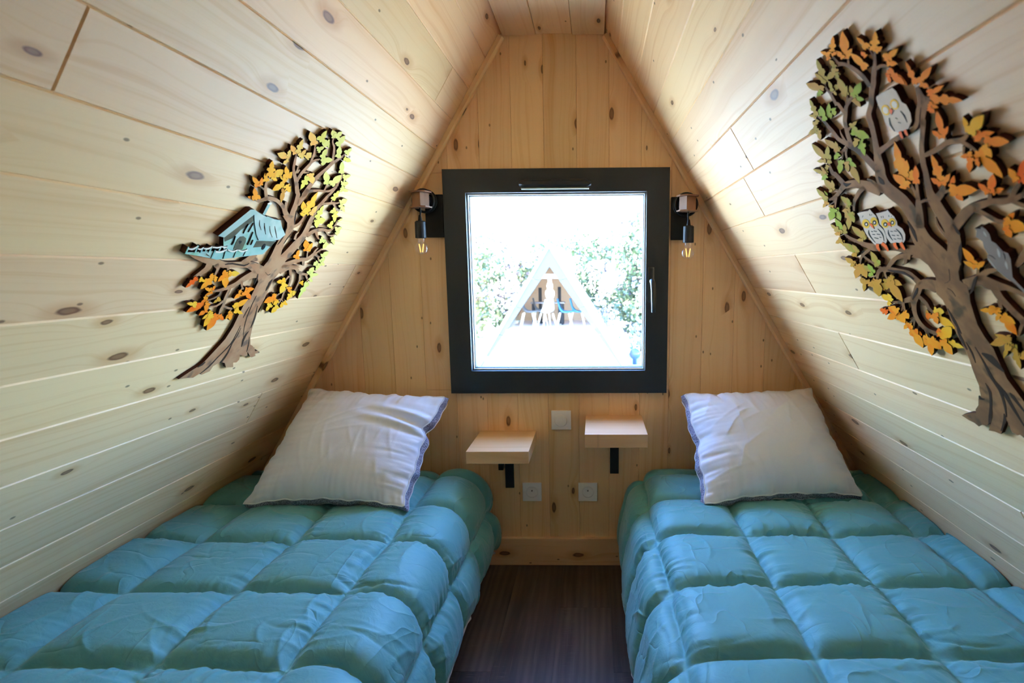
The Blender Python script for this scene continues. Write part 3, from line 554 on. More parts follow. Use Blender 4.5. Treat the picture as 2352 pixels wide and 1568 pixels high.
T['Lstrokes'] = [[[-3200,7493,-3379,7577],[-3173,7524,-3355,7607],[-3136,7569,-3320,7651],[-3100,7619,-3288,7696],[-3072,7671,-3260,7741],[-3047,7724,-3233,7791],[-3025,7773,-3205,7839],
[-3003,7815,-3175,7880],[-2981,7856,-3147,7914],[-2966,7901,-3127,7946],[-2963,7948,-3116,7981],[-2969,7993,-3113,8018],[-2976,8035,-3111,8056],[-2983,8074,-3112,8092],
[-2991,8112,-3116,8128],[-2998,8148,-3119,8165],[-3002,8185,-3119,8203],[-3005,8222,-3117,8240],[-3008,8261,-3115,8276],[-3013,8299,-3116,8312],[-3018,8337,-3116,8351],
[-3018,8370,-3111,8389],[-3008,8400,-3094,8423],[-2991,8431,-3072,8454],[-2973,8464,-3052,8484],[-2961,8498,-3036,8515],[-2949,8532,-3020,8548],[-2934,8569,-3000,8586],
[-2907,8612,-2968,8629],[-2875,8661,-2931,8675],[-2850,8707,-2905,8718],[-2843,8747,-2898,8753],[-2845,8782,-2900,8785],[-2845,8815,-2901,8820],[-2838,8851,-2893,8858],
[-2830,8889,-2883,8894],[-2833,8926,-2882,8924],[-2858,8961,-2900,8953],[-2893,8990,-2929,8981],[-2918,9009,-2950,9000]],[[-3407,8171,-3589,8170],[-3431,8201,-3596,8200],
[-3463,8242,-3606,8243],[-3490,8282,-3615,8286],[-3505,8315,-3621,8324],[-3516,8351,-3625,8358],[-3529,8390,-3631,8393],[-3549,8435,-3645,8435],[-3571,8483,-3661,8480],
[-3591,8519,-3675,8511],[-3622,8545,-3667,8506],[-3645,8549,-3662,8500],[-3633,8543,-3702,8519],[-3653,8564,-3729,8547],[-3681,8596,-3758,8579],[-3711,8627,-3784,8608],
[-3739,8653,-3808,8631],[-3766,8676,-3832,8654],[-3795,8699,-3856,8676],[-3827,8722,-3882,8698],[-3858,8743,-3910,8722],[-3886,8763,-3935,8745],[-3910,8783,-3958,8768],
[-3931,8802,-3977,8790],[-3948,8821,-3994,8813],[-3960,8842,-4008,8837],[-3969,8864,-4018,8860],[-3979,8887,-4027,8882],[-3990,8908,-4036,8903],[-4001,8928,-4043,8924],
[-4011,8947,-4049,8944],[-4021,8966,-4055,8963],[-4029,8984,-4058,8981],[-4036,8996,-4061,8994]],[[-3492,8360,-3595,8388],[-3478,8394,-3581,8421],[-3457,8442,-3562,8468],
[-3441,8489,-3546,8512],[-3431,8537,-3533,8556],[-3426,8582,-3523,8597],[-3517,8624,-3431,8592],[-3533,8589,-3437,8568],[-3553,8535,-3452,8512],[-3492,8522,-3534,8473],
[-3457,8517,-3560,8535],[-3447,8573,-3545,8591],[-3436,8628,-3530,8644],[-3427,8669,-3519,8685],[-3418,8707,-3508,8725],[-3405,8744,-3492,8764],[-3387,8782,-3470,8802],
[-3366,8819,-3444,8840],[-3344,8854,-3417,8875],[-3320,8886,-3390,8907],[-3295,8916,-3364,8936],[-3271,8946,-3340,8964],[-3251,8977,-3323,8993],[-3235,9006,-3307,9022],
[-3217,9033,-3286,9052],[-3192,9060,-3256,9081],[-3163,9088,-3222,9109],[-3135,9115,-3190,9134],[-3111,9138,-3163,9155],[-3089,9159,-3139,9175],[-3071,9180,-3119,9193],
[-3057,9203,-3102,9212],[-3048,9224,-3088,9231],[-3043,9238,-3078,9244]],[[-3225,9024,-3300,9026],[-3229,9043,-3300,9044],[-3235,9071,-3301,9070],[-3245,9100,-3306,9095],
[-3259,9127,-3316,9120],[-3276,9154,-3330,9145],[-3295,9181,-3347,9172],[-3314,9209,-3364,9200],[-3336,9237,-3383,9227],[-3362,9264,-3402,9250],[-3396,9284,-3427,9267],
[-3429,9298,-3458,9283],[-3452,9312,-3484,9302],[-3466,9330,-3499,9325],[-3476,9351,-3505,9347],[-3482,9366,-3509,9363]],[[-3438,8570,-3475,8608],[-3385,8582,-3420,8619],
[-3309,8600,-3342,8634],[-3240,8614,-3269,8648],[-3191,8622,-3214,8655],[-3146,8626,-3168,8658],[-3099,8632,-3123,8663],[-3048,8640,-3073,8670],[-2993,8651,-3026,8678],
[-2941,8671,-2984,8692],[-2893,8708,-2941,8724],[-2852,8752,-2900,8766],[-2824,8783,-2871,8797]],[[-3087,8644,-3134,8652],[-3086,8654,-3131,8661],[-3085,8669,-3128,8674],
[-3086,8687,-3126,8689],[-3091,8708,-3128,8709],[-3098,8731,-3132,8732],[-3104,8748,-3135,8748]],[[-3760,8682,-3824,8692],[-3757,8710,-3820,8719],[-3752,8748,-3813,8758],
[-3744,8784,-3803,8795],[-3732,8814,-3790,8827],[-3717,8842,-3774,8856],[-3702,8869,-3760,8884],[-3689,8895,-3745,8909],[-3677,8920,-3732,8931],[-3670,8945,-3725,8951],
[-3673,8969,-3725,8968],[-3681,8989,-3731,8986],[-3688,9008,-3737,9007],[-3692,9029,-3739,9030],[-3695,9052,-3740,9052],[-3702,9078,-3745,9074],[-3717,9106,-3757,9100],
[-3734,9135,-3773,9129],[-3749,9158,-3786,9152],[-3760,9175,-3794,9169],[-3768,9186,-3799,9182],[-3773,9194,-3802,9190]],[[-3671,8948,-3714,8964],[-3659,8962,-3700,8976],
[-3643,8980,-3679,8995],[-3624,8996,-3653,9013],[-3596,9010,-3619,9027],[-3563,9024,-3582,9039],[-3539,9033,-3556,9047]],[[-3750,8789,-3769,8810],[-3626,8821,-3641,8838]],
[[-3872,8754,-3913,8762],[-3869,8765,-3909,8773],[-3865,8782,-3904,8788],[-3864,8801,-3902,8802],[-3871,8821,-3905,8819],[-3881,8840,-3912,8838],[-3888,8854,-3916,8851]],
[[-3844,8769,-3875,8775],[-3833,8821,-3858,8826]],[[-3542,8182,-3623,8141],[-3580,8206,-3659,8165],[-3634,8239,-3709,8200],[-3679,8266,-3752,8230],[-3705,8283,-3778,8252],
[-3730,8297,-3792,8267],[-3761,8314,-3809,8279],[-3798,8333,-3838,8295],[-3839,8351,-3873,8310],[-3883,8367,-3908,8323],[-3926,8380,-3944,8335],[-3973,8391,-3980,8345],
[-4023,8399,-4017,8352],[-4079,8402,-4062,8354],[-4135,8402,-4110,8352],[-4184,8397,-4148,8349],[-4217,8385,-4168,8345],[-4235,8371,-4186,8337],[-4249,8359,-4210,8327],
[-4273,8349,-4241,8318],[-4300,8339,-4271,8310],[-4319,8333,-4291,8304]],[[-4155,8379,-4208,8362],[-4175,8397,-4226,8381],[-4202,8422,-4251,8408],[-4226,8446,-4273,8434],
[-4242,8465,-4290,8455],[-4255,8483,-4303,8475],[-4267,8501,-4315,8496],[-4278,8520,-4324,8517],[-4288,8540,-4331,8539],[-4295,8558,-4336,8560],[-4300,8579,-4337,8583],
[-4303,8600,-4336,8604],[-4304,8615,-4335,8619]],[[-4271,8473,-4278,8451],[-4296,8479,-4303,8458],[-4331,8486,-4337,8468],[-4362,8493,-4367,8477],[-4385,8499,-4390,8484],
[-4405,8503,-4410,8491],[-4419,8507,-4423,8495]],[[-4184,8386,-4136,8348],[-4206,8373,-4162,8339],[-4236,8355,-4198,8325],[-4262,8340,-4228,8314],[-4279,8330,-4245,8306],
[-4287,8323,-4259,8298],[-4293,8322,-4281,8294],[-4307,8323,-4309,8298],[-4327,8328,-4335,8305],[-4347,8334,-4359,8314],[-4367,8341,-4380,8324],[-4386,8349,-4399,8335],
[-4399,8355,-4411,8342]],[[-3696,8272,-3746,8267],[-3712,8294,-3761,8289],[-3735,8325,-3782,8320],[-3753,8350,-3798,8346],[-3763,8364,-3806,8362],[-3768,8373,-3809,8372],
[-3772,8378,-3810,8378]],[[-3174,7870,-3237,7875],[-3185,7892,-3243,7897],[-3199,7921,-3250,7927],[-3208,7945,-3253,7954],[-3207,7961,-3244,7974],[-3200,7975,-3229,7987],
[-3195,7985,-3219,7995]],[[-2919,7931,-3018,7977],[-2896,7952,-2991,7997],[-2863,7982,-2952,8025],[-2830,8006,-2912,8050],[-2801,8019,-2873,8067],[-2768,8028,-2835,8079],
[-2732,8036,-2794,8088],[-2691,8045,-2748,8097],[-2649,8054,-2697,8103],[-2608,8059,-2643,8107],[-2562,8059,-2584,8105],[-2509,8057,-2531,8100],[-2456,8059,-2493,8099],
[-2417,8069,-2467,8102],[-2391,8084,-2445,8109],[-2371,8102,-2424,8122],[-2354,8126,-2406,8141],[-2340,8153,-2393,8166],[-2332,8181,-2384,8191],[-2335,8212,-2381,8218],
[-2344,8242,-2383,8245],[-2351,8262,-2386,8265]],[[-2826,8039,-2751,8048],[-2808,8023,-2738,8032],[-2780,7999,-2720,8010],[-2744,7974,-2699,7990],[-2699,7950,-2666,7969],
[-2651,7929,-2625,7946],[-2618,7914,-2595,7930]],[[-2560,8065,-2527,8081],[-2532,8051,-2501,8066],[-2491,8030,-2465,8046],[-2444,8011,-2430,8031],[-2397,8000,-2395,8023],
[-2349,7994,-2358,8017],[-2304,7993,-2326,8016],[-2266,8002,-2296,8021],[-2237,8016,-2266,8032],[-2218,8026,-2245,8040]],[[-3008,8441,-3041,8472],[-2971,8448,-3004,8479],
[-2918,8459,-2951,8490],[-2867,8469,-2901,8501],[-2824,8477,-2861,8510],[-2785,8485,-2823,8520],[-2746,8493,-2782,8528],[-2704,8500,-2734,8534],[-2659,8508,-2687,8538],
[-2618,8517,-2649,8542],[-2587,8529,-2621,8549],[-2566,8541,-2597,8557],[-2553,8549,-2581,8563]],[[-2735,8499,-2702,8519],[-2704,8486,-2673,8505],[-2661,8467,-2631,8484],
[-2627,8451,-2595,8463],[-2610,8439,-2575,8445],[-2599,8428,-2565,8430],[-2592,8419,-2560,8421]],[[-2763,8517,-2804,8515],[-2792,8558,-2822,8557]],[[-3050,8141,-3092,
8170],[-3029,8150,-3070,8177],[-3000,8163,-3039,8188],[-2974,8177,-3013,8198],[-2956,8193,-2994,8209],[-2944,8208,-2978,8222],[-2936,8219,-2967,8231]],[[-3359,8039,-3409,
8068],[-3332,8055,-3383,8084],[-3293,8078,-3347,8107],[-3261,8105,-3319,8129],[-3246,8132,-3305,8150],[-3240,8159,-3295,8172],[-3238,8185,-3289,8194],[-3241,8210,-3286,
8216],[-3249,8234,-3286,8238],[-3254,8249,-3287,8253]],[[-3212,7384,-3337,7499],[-3175,7397,-3289,7502],[-3120,7417,-3222,7507],[-3064,7438,-3160,7514],[-3016,7459,-3110,
7526],[-2972,7479,-3061,7542],[-2927,7497,-3008,7558],[-2876,7512,-2952,7572],[-2822,7525,-2895,7585],[-2772,7534,-2836,7596],[-2724,7540,-2777,7599],[-2671,7543,-2725,
7600],[-2618,7552,-2688,7603],[-2579,7571,-2661,7615],[-2553,7594,-2638,7633],[-2531,7613,-2616,7651],[-2513,7630,-2600,7667],[-2502,7641,-2583,7684],[-2504,7643,-2535,
7694],[-2485,7640,-2473,7679],[-2436,7625,-2421,7658],[-2381,7613,-2387,7646],[-2338,7614,-2365,7643],[-2311,7621,-2341,7644],[-2295,7626,-2321,7646]],[[-2509,7654,-2571,
7664],[-2514,7670,-2574,7680],[-2520,7692,-2579,7703],[-2522,7712,-2576,7727],[-2515,7734,-2559,7750],[-2503,7757,-2536,7770],[-2493,7773,-2520,7784]],[[-2519,7663,-2563,
7690],[-2498,7672,-2541,7698],[-2468,7687,-2510,7710],[-2438,7705,-2479,7725],[-2410,7730,-2448,7747],[-2383,7758,-2417,7772],[-2364,7779,-2394,7791]],[[-2646,7594,-2688,
7595],[-2723,7694,-2750,7695]],[[-2779,7567,-2699,7567],[-2688,7466,-2638,7465]],[[-2406,7625,-2362,7633],[-2289,7540,-2263,7544]],[[-3128,7328,-3280,7459],[-3095,7344,
-3234,7463],[-3049,7365,-3165,7468],[-3004,7383,-3098,7471],[-2964,7394,-3041,7473],[-2925,7402,-2985,7474],[-2891,7404,-2927,7470],[-2858,7401,-2869,7459],[-2824,7392,
-2814,7444],[-2798,7384,-2762,7424],[-2785,7377,-2720,7399],[-2761,7357,-2700,7381],[-2710,7331,-2689,7374],[-2648,7314,-2652,7362],[-2584,7303,-2598,7349],[-2523,7295,
-2547,7339],[-2468,7295,-2498,7333],[-2420,7299,-2449,7331],[-2389,7303,-2414,7330]],[[-2667,7338,-2596,7333],[-2653,7316,-2583,7311],[-2632,7286,-2564,7281],[-2614,7258,
-2549,7253],[-2600,7240,-2539,7235],[-2589,7227,-2530,7218],[-2580,7208,-2524,7197],[-2572,7179,-2520,7166],[-2567,7144,-2519,7131],[-2564,7111,-2520,7098],[-2563,7080,
-2525,7068],[-2565,7051,-2533,7039],[-2567,7030,-2539,7020]],[[-2494,7306,-2457,7318],[-2467,7288,-2429,7299],[-2429,7261,-2390,7273],[-2395,7238,-2358,7250],[-2372,7224,
-2338,7237],[-2362,7219,-2317,7222],[-2356,7213,-2307,7201],[-2355,7190,-2313,7176],[-2360,7160,-2327,7149],[-2364,7139,-2338,7130]],[[-2895,7425,-2936,7466],[-2878,7428,
-2918,7467],[-2856,7431,-2889,7469],[-2832,7434,-2853,7467],[-2801,7433,-2811,7459],[-2762,7431,-2768,7447],[-2734,7429,-2737,7439]],[[-2996,7420,-2921,7420],[-2971,7391,
-2901,7391],[-2935,7350,-2873,7350],[-2902,7311,-2845,7311],[-2877,7280,-2821,7281],[-2855,7254,-2797,7252],[-2838,7228,-2776,7222],[-2823,7201,-2763,7191],[-2811,7173,
-2755,7160],[-2805,7146,-2752,7131],[-2805,7120,-2752,7103],[-2810,7096,-2757,7075],[-2821,7074,-2771,7049],[-2841,7054,-2796,7028],[-2867,7035,-2828,7011],[-2896,7016,
-2861,6994],[-2927,6996,-2896,6976],[-2958,6976,-2932,6959],[-2980,6962,-2956,6947]],[[-2831,7068,-2787,7056],[-2829,7043,-2785,7030],[-2825,7007,-2783,6995],[-2820,6972,
-2779,6961],[-2811,6944,-2772,6936],[-2801,6920,-2763,6910],[-2796,6894,-2760,6882],[-2799,6857,-2767,6845],[-2807,6818,-2780,6807],[-2813,6790,-2789,6780]],[[-2791,6907,
-2765,6886],[-2878,6884,-2859,6868]],[[-2787,6888,-2770,6896],[-2700,6831,-2686,6837]],[[-2917,7296,-2867,7276],[-2945,7212,-2917,7200]],[[-3685,7474,-3690,7328],[-3742,
7484,-3745,7353],[-3826,7498,-3817,7386],[-3910,7508,-3880,7410],[-3979,7509,-3931,7420],[-4038,7506,-3985,7424],[-4094,7502,-4041,7425],[-4150,7498,-4097,7424],[-4205,
7494,-4152,7420],[-4255,7492,-4206,7417],[-4302,7493,-4256,7415],[-4346,7496,-4304,7414],[-4384,7502,-4355,7416],[-4422,7512,-4407,7425],[-4465,7526,-4452,7435],[-4515,
7538,-4491,7443],[-4566,7545,-4531,7449],[-4612,7549,-4576,7455],[-4654,7551,-4621,7463],[-4691,7551,-4664,7473],[-4725,7550,-4705,7485],[-4758,7551,-4746,7497],[-4790,
7556,-4785,7508],[-4823,7564,-4821,7520],[-4856,7572,-4854,7532],[-4890,7578,-4889,7547],[-4924,7583,-4923,7562],[-4947,7587,-4947,7573]],[[-3971,7447,-4071,7510],[-3950,
7467,-4049,7528],[-3920,7496,-4016,7554],[-3891,7524,-3985,7580],[-3865,7551,-3957,7604],[-3841,7577,-3930,7628],[-3824,7595,-3911,7644]],[[-4628,7493,-4517,7458],[-4626,
7473,-4518,7438],[-4624,7447,-4521,7409],[-4623,7427,-4531,7381],[-4624,7417,-4552,7364],[-4632,7405,-4575,7358],[-4645,7390,-4594,7352],[-4659,7373,-4612,7340],[-4675,
7357,-4631,7325],[-4689,7341,-4649,7311],[-4703,7325,-4670,7299],[-4717,7310,-4691,7289],[-4726,7299,-4706,7282]],[[-4503,7437,-4447,7479],[-4480,7425,-4430,7461],[-4452,
7412,-4403,7431],[-4432,7400,-4382,7397],[-4424,7378,-4380,7365],[-4423,7350,-4387,7337],[-4423,7330,-4392,7318]],[[-4295,7427,-4270,7453],[-4281,7420,-4256,7443],[-4265,
7410,-4235,7428],[-4256,7404,-4215,7408],[-4251,7395,-4207,7387],[-4248,7381,-4207,7370],[-4246,7370,-4207,7359]],[[-3731,7394,-3590,7271],[-3760,7376,-3633,7267],[-3800,
7351,-3693,7260],[-3839,7327,-3744,7251],[-3870,7307,-3776,7239],[-3896,7289,-3801,7223],[-3921,7270,-3827,7207],[-3943,7249,-3855,7190],[-3964,7227,-3884,7172],[-3985,
7208,-3915,7155],[-4012,7193,-3948,7140],[-4042,7179,-3981,7126],[-4072,7167,-4014,7115],[-4100,7156,-4048,7106],[-4127,7146,-4081,7100],[-4155,7137,-4113,7095],[-4181,
7129,-4142,7089],[-4206,7122,-4171,7084],[-4232,7116,-4203,7080],[-4267,7110,-4244,7080],[-4304,7105,-4286,7081],[-4330,7102,-4316,7082]],[[-4189,7108,-4150,7099],[-4183,
7088,-4145,7079],[-4176,7063,-4139,7050],[-4178,7041,-4143,7022],[-4193,7024,-4165,7003],[-4219,7009,-4195,6988],[-4245,6996,-4225,6976],[-4273,6986,-4256,6968],[-4301,
6979,-4287,6963],[-4321,6974,-4308,6959]],[[-4055,7142,-4004,7125],[-4055,7113,-4002,7095],[-4054,7072,-3999,7053],[-4053,7034,-3996,7015],[-4051,7007,-3992,6988],[-4049,
6984,-3988,6964],[-4046,6960,-3984,6942],[-4038,6933,-3979,6918],[-4028,6908,-3973,6893],[-4022,6885,-3969,6867],[-4021,6865,-3970,6843],[-4024,6843,-3974,6822],[-4024,
6820,-3976,6801],[-4018,6791,-3977,6776],[-4009,6761,-3978,6750],[-4003,6740,-3978,6731]],[[-4052,6950,-4014,6925],[-4071,6930,-4036,6906],[-4098,6902,-4068,6880],[-4127,
6882,-4104,6860],[-4161,6877,-4144,6855],[-4199,6878,-4184,6856],[-4232,6875,-4212,6855],[-4249,6860,-4226,6845],[-4255,6842,-4234,6830],[-4258,6830,-4239,6819]],[[-3986,
6844,-3987,6877],[-3958,6834,-3959,6867],[-3918,6819,-3921,6852],[-3876,6806,-3886,6839],[-3838,6799,-3853,6831],[-3803,6796,-3819,6825],[-3780,6794,-3795,6821]],[[-3824,
6814,-3791,6804],[-3806,6758,-3788,6752]],[[-3904,7233,-3855,7230],[-3889,7210,-3842,7208],[-3867,7177,-3824,7177],[-3843,7146,-3807,7150],[-3815,7122,-3790,7132],[-3789,
7104,-3769,7115],[-3772,7092,-3753,7103]],[[-3811,7125,-3779,7110],[-3829,7056,-3809,7046]]]
T['Lcracks'] = [[[-3430,6986,-3419,6982],[-3432,6928,-3418,6923],[-3431,6845,-3414,6839],[-3421,6748,-3402,6742],[-3404,6647,-3385,6640],[-3381,6561,-3362,6555],[-3349,6477,-3333,6473],
[-3298,6377,-3286,6375],[-3252,6298,-3244,6296]],[[-3446,6507,-3437,6504],[-3445,6399,-3429,6392],[-3449,6276,-3427,6266],[-3462,6217,-3439,6204],[-3490,6167,-3468,6153],
[-3546,6088,-3526,6075],[-3607,6009,-3587,5995],[-3647,5947,-3623,5931],[-3684,5894,-3660,5875],[-3740,5838,-3723,5825],[-3785,5798,-3776,5790]],[[-3189,6384,-3180,6379],
[-3208,6367,-3186,6355],[-3229,6338,-3190,6319],[-3237,6297,-3189,6276],[-3233,6244,-3183,6226],[-3204,6176,-3169,6165],[-3174,6119,-3157,6113]],[[-3408,6466,-3399,6463],
[-3408,6402,-3394,6396],[-3411,6324,-3391,6315],[-3424,6273,-3403,6262],[-3436,6220,-3413,6209],[-3434,6145,-3404,6132],[-3434,6067,-3397,6049],[-3453,5994,-3412,5970],
[-3474,5937,-3433,5911],[-3481,5922,-3459,5902],[-3483,5920,-3480,5912]],[[-3463,6811,-3454,6808],[-3472,6775,-3456,6768],[-3480,6726,-3458,6718],[-3478,6675,-3461,6669],
[-3473,6635,-3462,6631]],[[-3290,6815,-3278,6813],[-3257,6711,-3232,6705],[-3221,6593,-3183,6582],[-3207,6525,-3173,6513],[-3198,6478,-3174,6470],[-3186,6450,-3171,6446],
[-3177,6436,-3168,6434]],[[-3106,6277,-3097,6275],[-3071,6203,-3052,6198],[-3031,6114,-3001,6106],[-3003,6047,-2980,6039],[-2984,6000,-2972,5995]],[[-3799,5993,-3787,
5984],[-3821,5983,-3797,5963],[-3849,5968,-3815,5939],[-3875,5946,-3854,5926],[-3897,5927,-3888,5919]],[[-3505,8291,-3497,8291],[-3481,8231,-3461,8232],[-3450,8163,-3420,
8163],[-3418,8119,-3398,8119],[-3394,8091,-3386,8091]],[[-3533,8032,-3525,8032],[-3517,7996,-3506,7995],[-3504,7946,-3487,7943],[-3511,7888,-3487,7882],[-3523,7833,-3497,
7825],[-3532,7798,-3515,7791],[-3539,7776,-3531,7773]],[[-3359,7988,-3351,7985],[-3379,7942,-3365,7938],[-3402,7886,-3382,7880],[-3409,7836,-3394,7832],[-3412,7798,-3402,
7796]],[[-3636,7332,-3628,7332],[-3627,7301,-3605,7298],[-3617,7259,-3582,7251],[-3609,7208,-3585,7200],[-3603,7164,-3594,7161]],[[-3258,7243,-3250,7239],[-3279,7225,
-3257,7216],[-3298,7192,-3265,7180],[-3294,7130,-3270,7122],[-3286,7075,-3273,7071]],[[-3492,7353,-3488,7356],[-3450,7328,-3447,7331],[-3401,7304,-3403,7310],[-3373,7313,
-3381,7318],[-3359,7328,-3367,7333]],[[-3256,7228,-3247,7225],[-3278,7180,-3246,7168],[-3298,7123,-3247,7105],[-3290,7080,-3256,7069],[-3276,7051,-3266,7048]],[[-3908,
7490,-3902,7486],[-3938,7473,-3923,7462],[-3992,7461,-3977,7440],[-4101,7473,-4091,7451],[-4215,7486,-4204,7465],[-4289,7477,-4277,7462],[-4332,7465,-4324,7455]]]
T['Lleaves'] = [[-3806,9173,-185,118,112,61,1,'p'],[-3740,9233,18,158,163,-7,0,'y'],[-3485,9367,-119,73,102,52,1,'g'],[-3475,9370,62,105,146,-25,0,'g'],[-3515,9272,-156,-35,-67,89,1,
'g'],[-3356,9286,68,159,131,-16,1,'g'],[-3719,9126,103,76,98,-44,0,'g'],[-3553,9061,14,126,115,-8,1,'g'],[-3537,9028,240,64,100,-101,0,'g'],[-3197,9146,-71,148,134,15,1,
'g'],[-3072,9238,74,104,125,-25,0,'g'],[-3071,9177,206,2,9,-63,1,'y'],[-2921,8960,-107,157,127,18,1,'g'],[-2832,8914,159,73,114,-62,0,'g'],[-2804,8822,167,48,102,-78,2,
'g'],[-2777,8762,238,-8,16,-82,0,'g'],[-3119,8748,-169,158,141,36,1,'g'],[-3049,8761,141,170,164,-46,1,'g'],[-3621,8829,147,-117,-127,-45,1,'p'],[-3630,8784,-28,-179,-135,
20,2,'y'],[-4061,8985,-151,73,61,50,1,'p'],[-4048,8995,-23,174,108,1,2,'p'],[-3981,8964,49,114,109,-22,0,'p'],[-3866,8985,56,83,118,-32,1,'p'],[-4140,8913,-220,5,-10,82,1,
'p'],[-4178,8923,-21,80,75,3,1,'p'],[-4152,8890,-55,-59,-59,24,1,'p'],[-4324,8623,-76,183,130,10,2,'a'],[-4295,8635,160,112,112,-66,1,'a'],[-4328,8563,-88,86,79,29,0,'a'],
[-4295,8635,122,-22,-7,-40,1,'a'],[-4002,8667,-133,134,123,38,0,'a'],[-3993,8682,22,80,80,-16,1,'a'],[-3984,8629,-168,48,27,55,0,'a'],[-4011,8597,-145,-101,-95,56,1,'a'],
[-3979,8596,140,-73,-75,-58,2,'a'],[-3960,8544,57,-172,-91,1,1,'b'],[-4405,8491,-170,82,56,63,0,'o'],[-4397,8505,-39,89,59,4,1,'o'],[-4353,8324,-123,128,107,34,0,'o'],
[-4373,8328,-123,13,-6,41,1,'o'],[-3282,8257,27,328,189,-30,2,'a'],[-3287,8249,-117,24,7,46,1,'a'],[-3168,8271,49,140,116,-28,1,'p'],[-3294,8271,-151,155,125,25,1,'a'],
[-2964,8231,13,204,138,-22,2,'y'],[-2926,8203,190,37,105,-95,1,'y'],[-2958,8224,97,-113,-112,-12,1,'y'],[-2804,8554,59,173,128,-23,2,'y'],[-2574,8547,149,73,132,-66,1,
'g'],[-2546,8534,221,-99,-89,-53,2,'g'],[-2583,8427,-131,-51,-118,72,0,'y'],[-2576,8420,130,-173,-158,-10,2,'y'],[-2504,8128,-4,120,156,-23,0,'y'],[-2361,8256,84,62,57,
-23,1,'g'],[-2319,8110,153,59,125,-72,0,'g'],[-2220,8039,65,68,110,-38,1,'g'],[-2600,7923,217,-29,21,-96,0,'g'],[-2307,7996,176,-123,-99,-25,2,'g'],[-2346,7887,-46,-100,
-127,38,1,'g'],[-2765,7709,-164,166,157,19,1,'o'],[-2759,7717,16,128,117,-29,1,'o'],[-2959,7576,-34,139,151,-25,0,'o'],[-2320,7640,137,86,131,-63,1,'g'],[-2264,7542,95,66,
120,-57,1,'g'],[-2234,7525,153,-34,4,-82,0,'g'],[-2323,7541,-85,-55,-114,58,1,'g'],[-2263,7524,-10,-127,-117,30,2,'g'],[-2408,7316,60,117,159,-58,1,'g'],[-2372,7307,245,7,
87,-92,0,'g'],[-2341,7252,144,-67,-43,-41,1,'g'],[-2316,7188,-40,-281,-148,49,2,'g'],[-2517,7193,130,-75,-65,-36,0,'a'],[-2915,7202,-203,-4,-92,110,0,'a'],[-2908,7176,-2,
-161,-171,54,1,'a'],[-2771,7112,76,-98,-133,5,0,'o'],[-2587,7027,-36,-157,-138,52,2,'a'],[-2546,7025,10,-81,-94,26,1,'a'],[-2978,6959,-105,31,-8,62,1,'o'],[-2965,6942,
-217,-70,-127,100,1,'o'],[-2958,6916,2,-85,-99,33,1,'o'],[-3006,6834,-22,-117,-139,57,0,'a'],[-2855,6875,-75,-63,-105,61,1,'a'],[-2801,6785,-78,-110,-126,65,1,'a'],[-2703,
6839,152,-64,-23,-62,0,'a'],[-2689,6821,-18,-78,-105,42,1,'a'],[-4666,7293,-101,-120,-67,46,2,'r'],[-4639,7273,112,-35,5,-55,0,'a'],[-4399,7317,-121,-172,-118,72,2,'o'],
[-4383,7303,20,-75,-63,14,1,'o'],[-4227,7364,-85,-124,-117,67,0,'o'],[-4214,7343,188,-1,49,-78,1,'a'],[-4235,7336,97,-185,-127,10,1,'o'],[-4325,7096,-140,47,-6,69,0,'o'],
[-4333,7110,4,62,47,-18,1,'o'],[-4321,7089,-96,-44,-36,33,1,'o'],[-4300,6955,-254,-118,-94,88,1,'r'],[-4338,6992,-79,25,-8,52,1,'o'],[-4470,6919,-161,32,-29,75,0,'a'],
[-4308,6942,17,-114,-95,32,1,'r'],[-4116,6986,-84,-59,-69,53,0,'b'],[-4252,6832,-94,-62,-65,54,1,'r'],[-4138,6793,-119,-82,-85,68,0,'a'],[-4138,6764,-40,-162,-109,57,1,
'a'],[-4004,6744,-73,-213,-133,73,1,'r'],[-3990,6736,116,-87,-46,-34,1,'r'],[-3745,7100,170,1,47,-63,1,'r'],[-3745,7085,198,-133,-83,-61,0,'r'],[-3750,7063,-103,-92,-110,
72,0,'o'],[-3782,6815,188,117,99,-72,1,'o'],[-3787,6823,29,74,99,-50,1,'a'],[-3762,6798,208,-81,1,-76,0,'a'],[-3767,6760,-59,-101,-97,56,0,'o'],[-3782,6738,46,-104,-97,20,
1,'o']]
T['Hbody'] = [[-4593,7825],[-4296,8152],[-3986,7821],[-3925,7824],[-3625,7837],[-3759,7629],[-3802,7625],[-4049,7591],[-4420,7542],[-4526,7529],[-4629,7546],[-4873,7573],[-5027,7588],
[-5015,7604],[-4904,7615],[-4711,7633],[-4621,7637],[-4490,7656]]
T['Hroof'] = [[-4337,8213],[-4179,8170],[-4047,8145],[-4060,8156],[-3894,8133],[-3769,8133],[-3673,8048],[-3517,7942],[-3589,7862],[-3750,7834],[-3927,7827],[-3989,7825],[-4082,7899],
[-4203,8032],[-4296,8152]]
T['Hbarge'] = [[-4699,7833],[-4400,8202],[-4337,8213],[-4296,8152],[-4595,7822]]
T['Hchim'] = [[-4129,8166],[-4127,8298],[-4075,8300],[-4079,8155]]
T['Hcap'] = [[-4143,8308],[-4110,8336],[-4061,8330],[-4067,8303],[-4128,8301]]
T['Hdoor'] = [[-4342,7673],[-4352,7743],[-4356,7803],[-4332,7845],[-4277,7856],[-4218,7833],[-4196,7786],[-4190,7680]]
T['Hheart'] = [[-4321,7788],[-4305,7796],[-4275,7792],[-4267,7772],[-4284,7750],[-4305,7769]]
T['Hoval'] = [[-3792,7730],[-3796,7712],[-3806,7699],[-3818,7694],[-3832,7697],[-3844,7709],[-3851,7726],[-3853,7746],[-3849,7764],[-3840,7777],[-3827,7782],[-3814,7779],[-3802,7767],
[-3794,7750]]
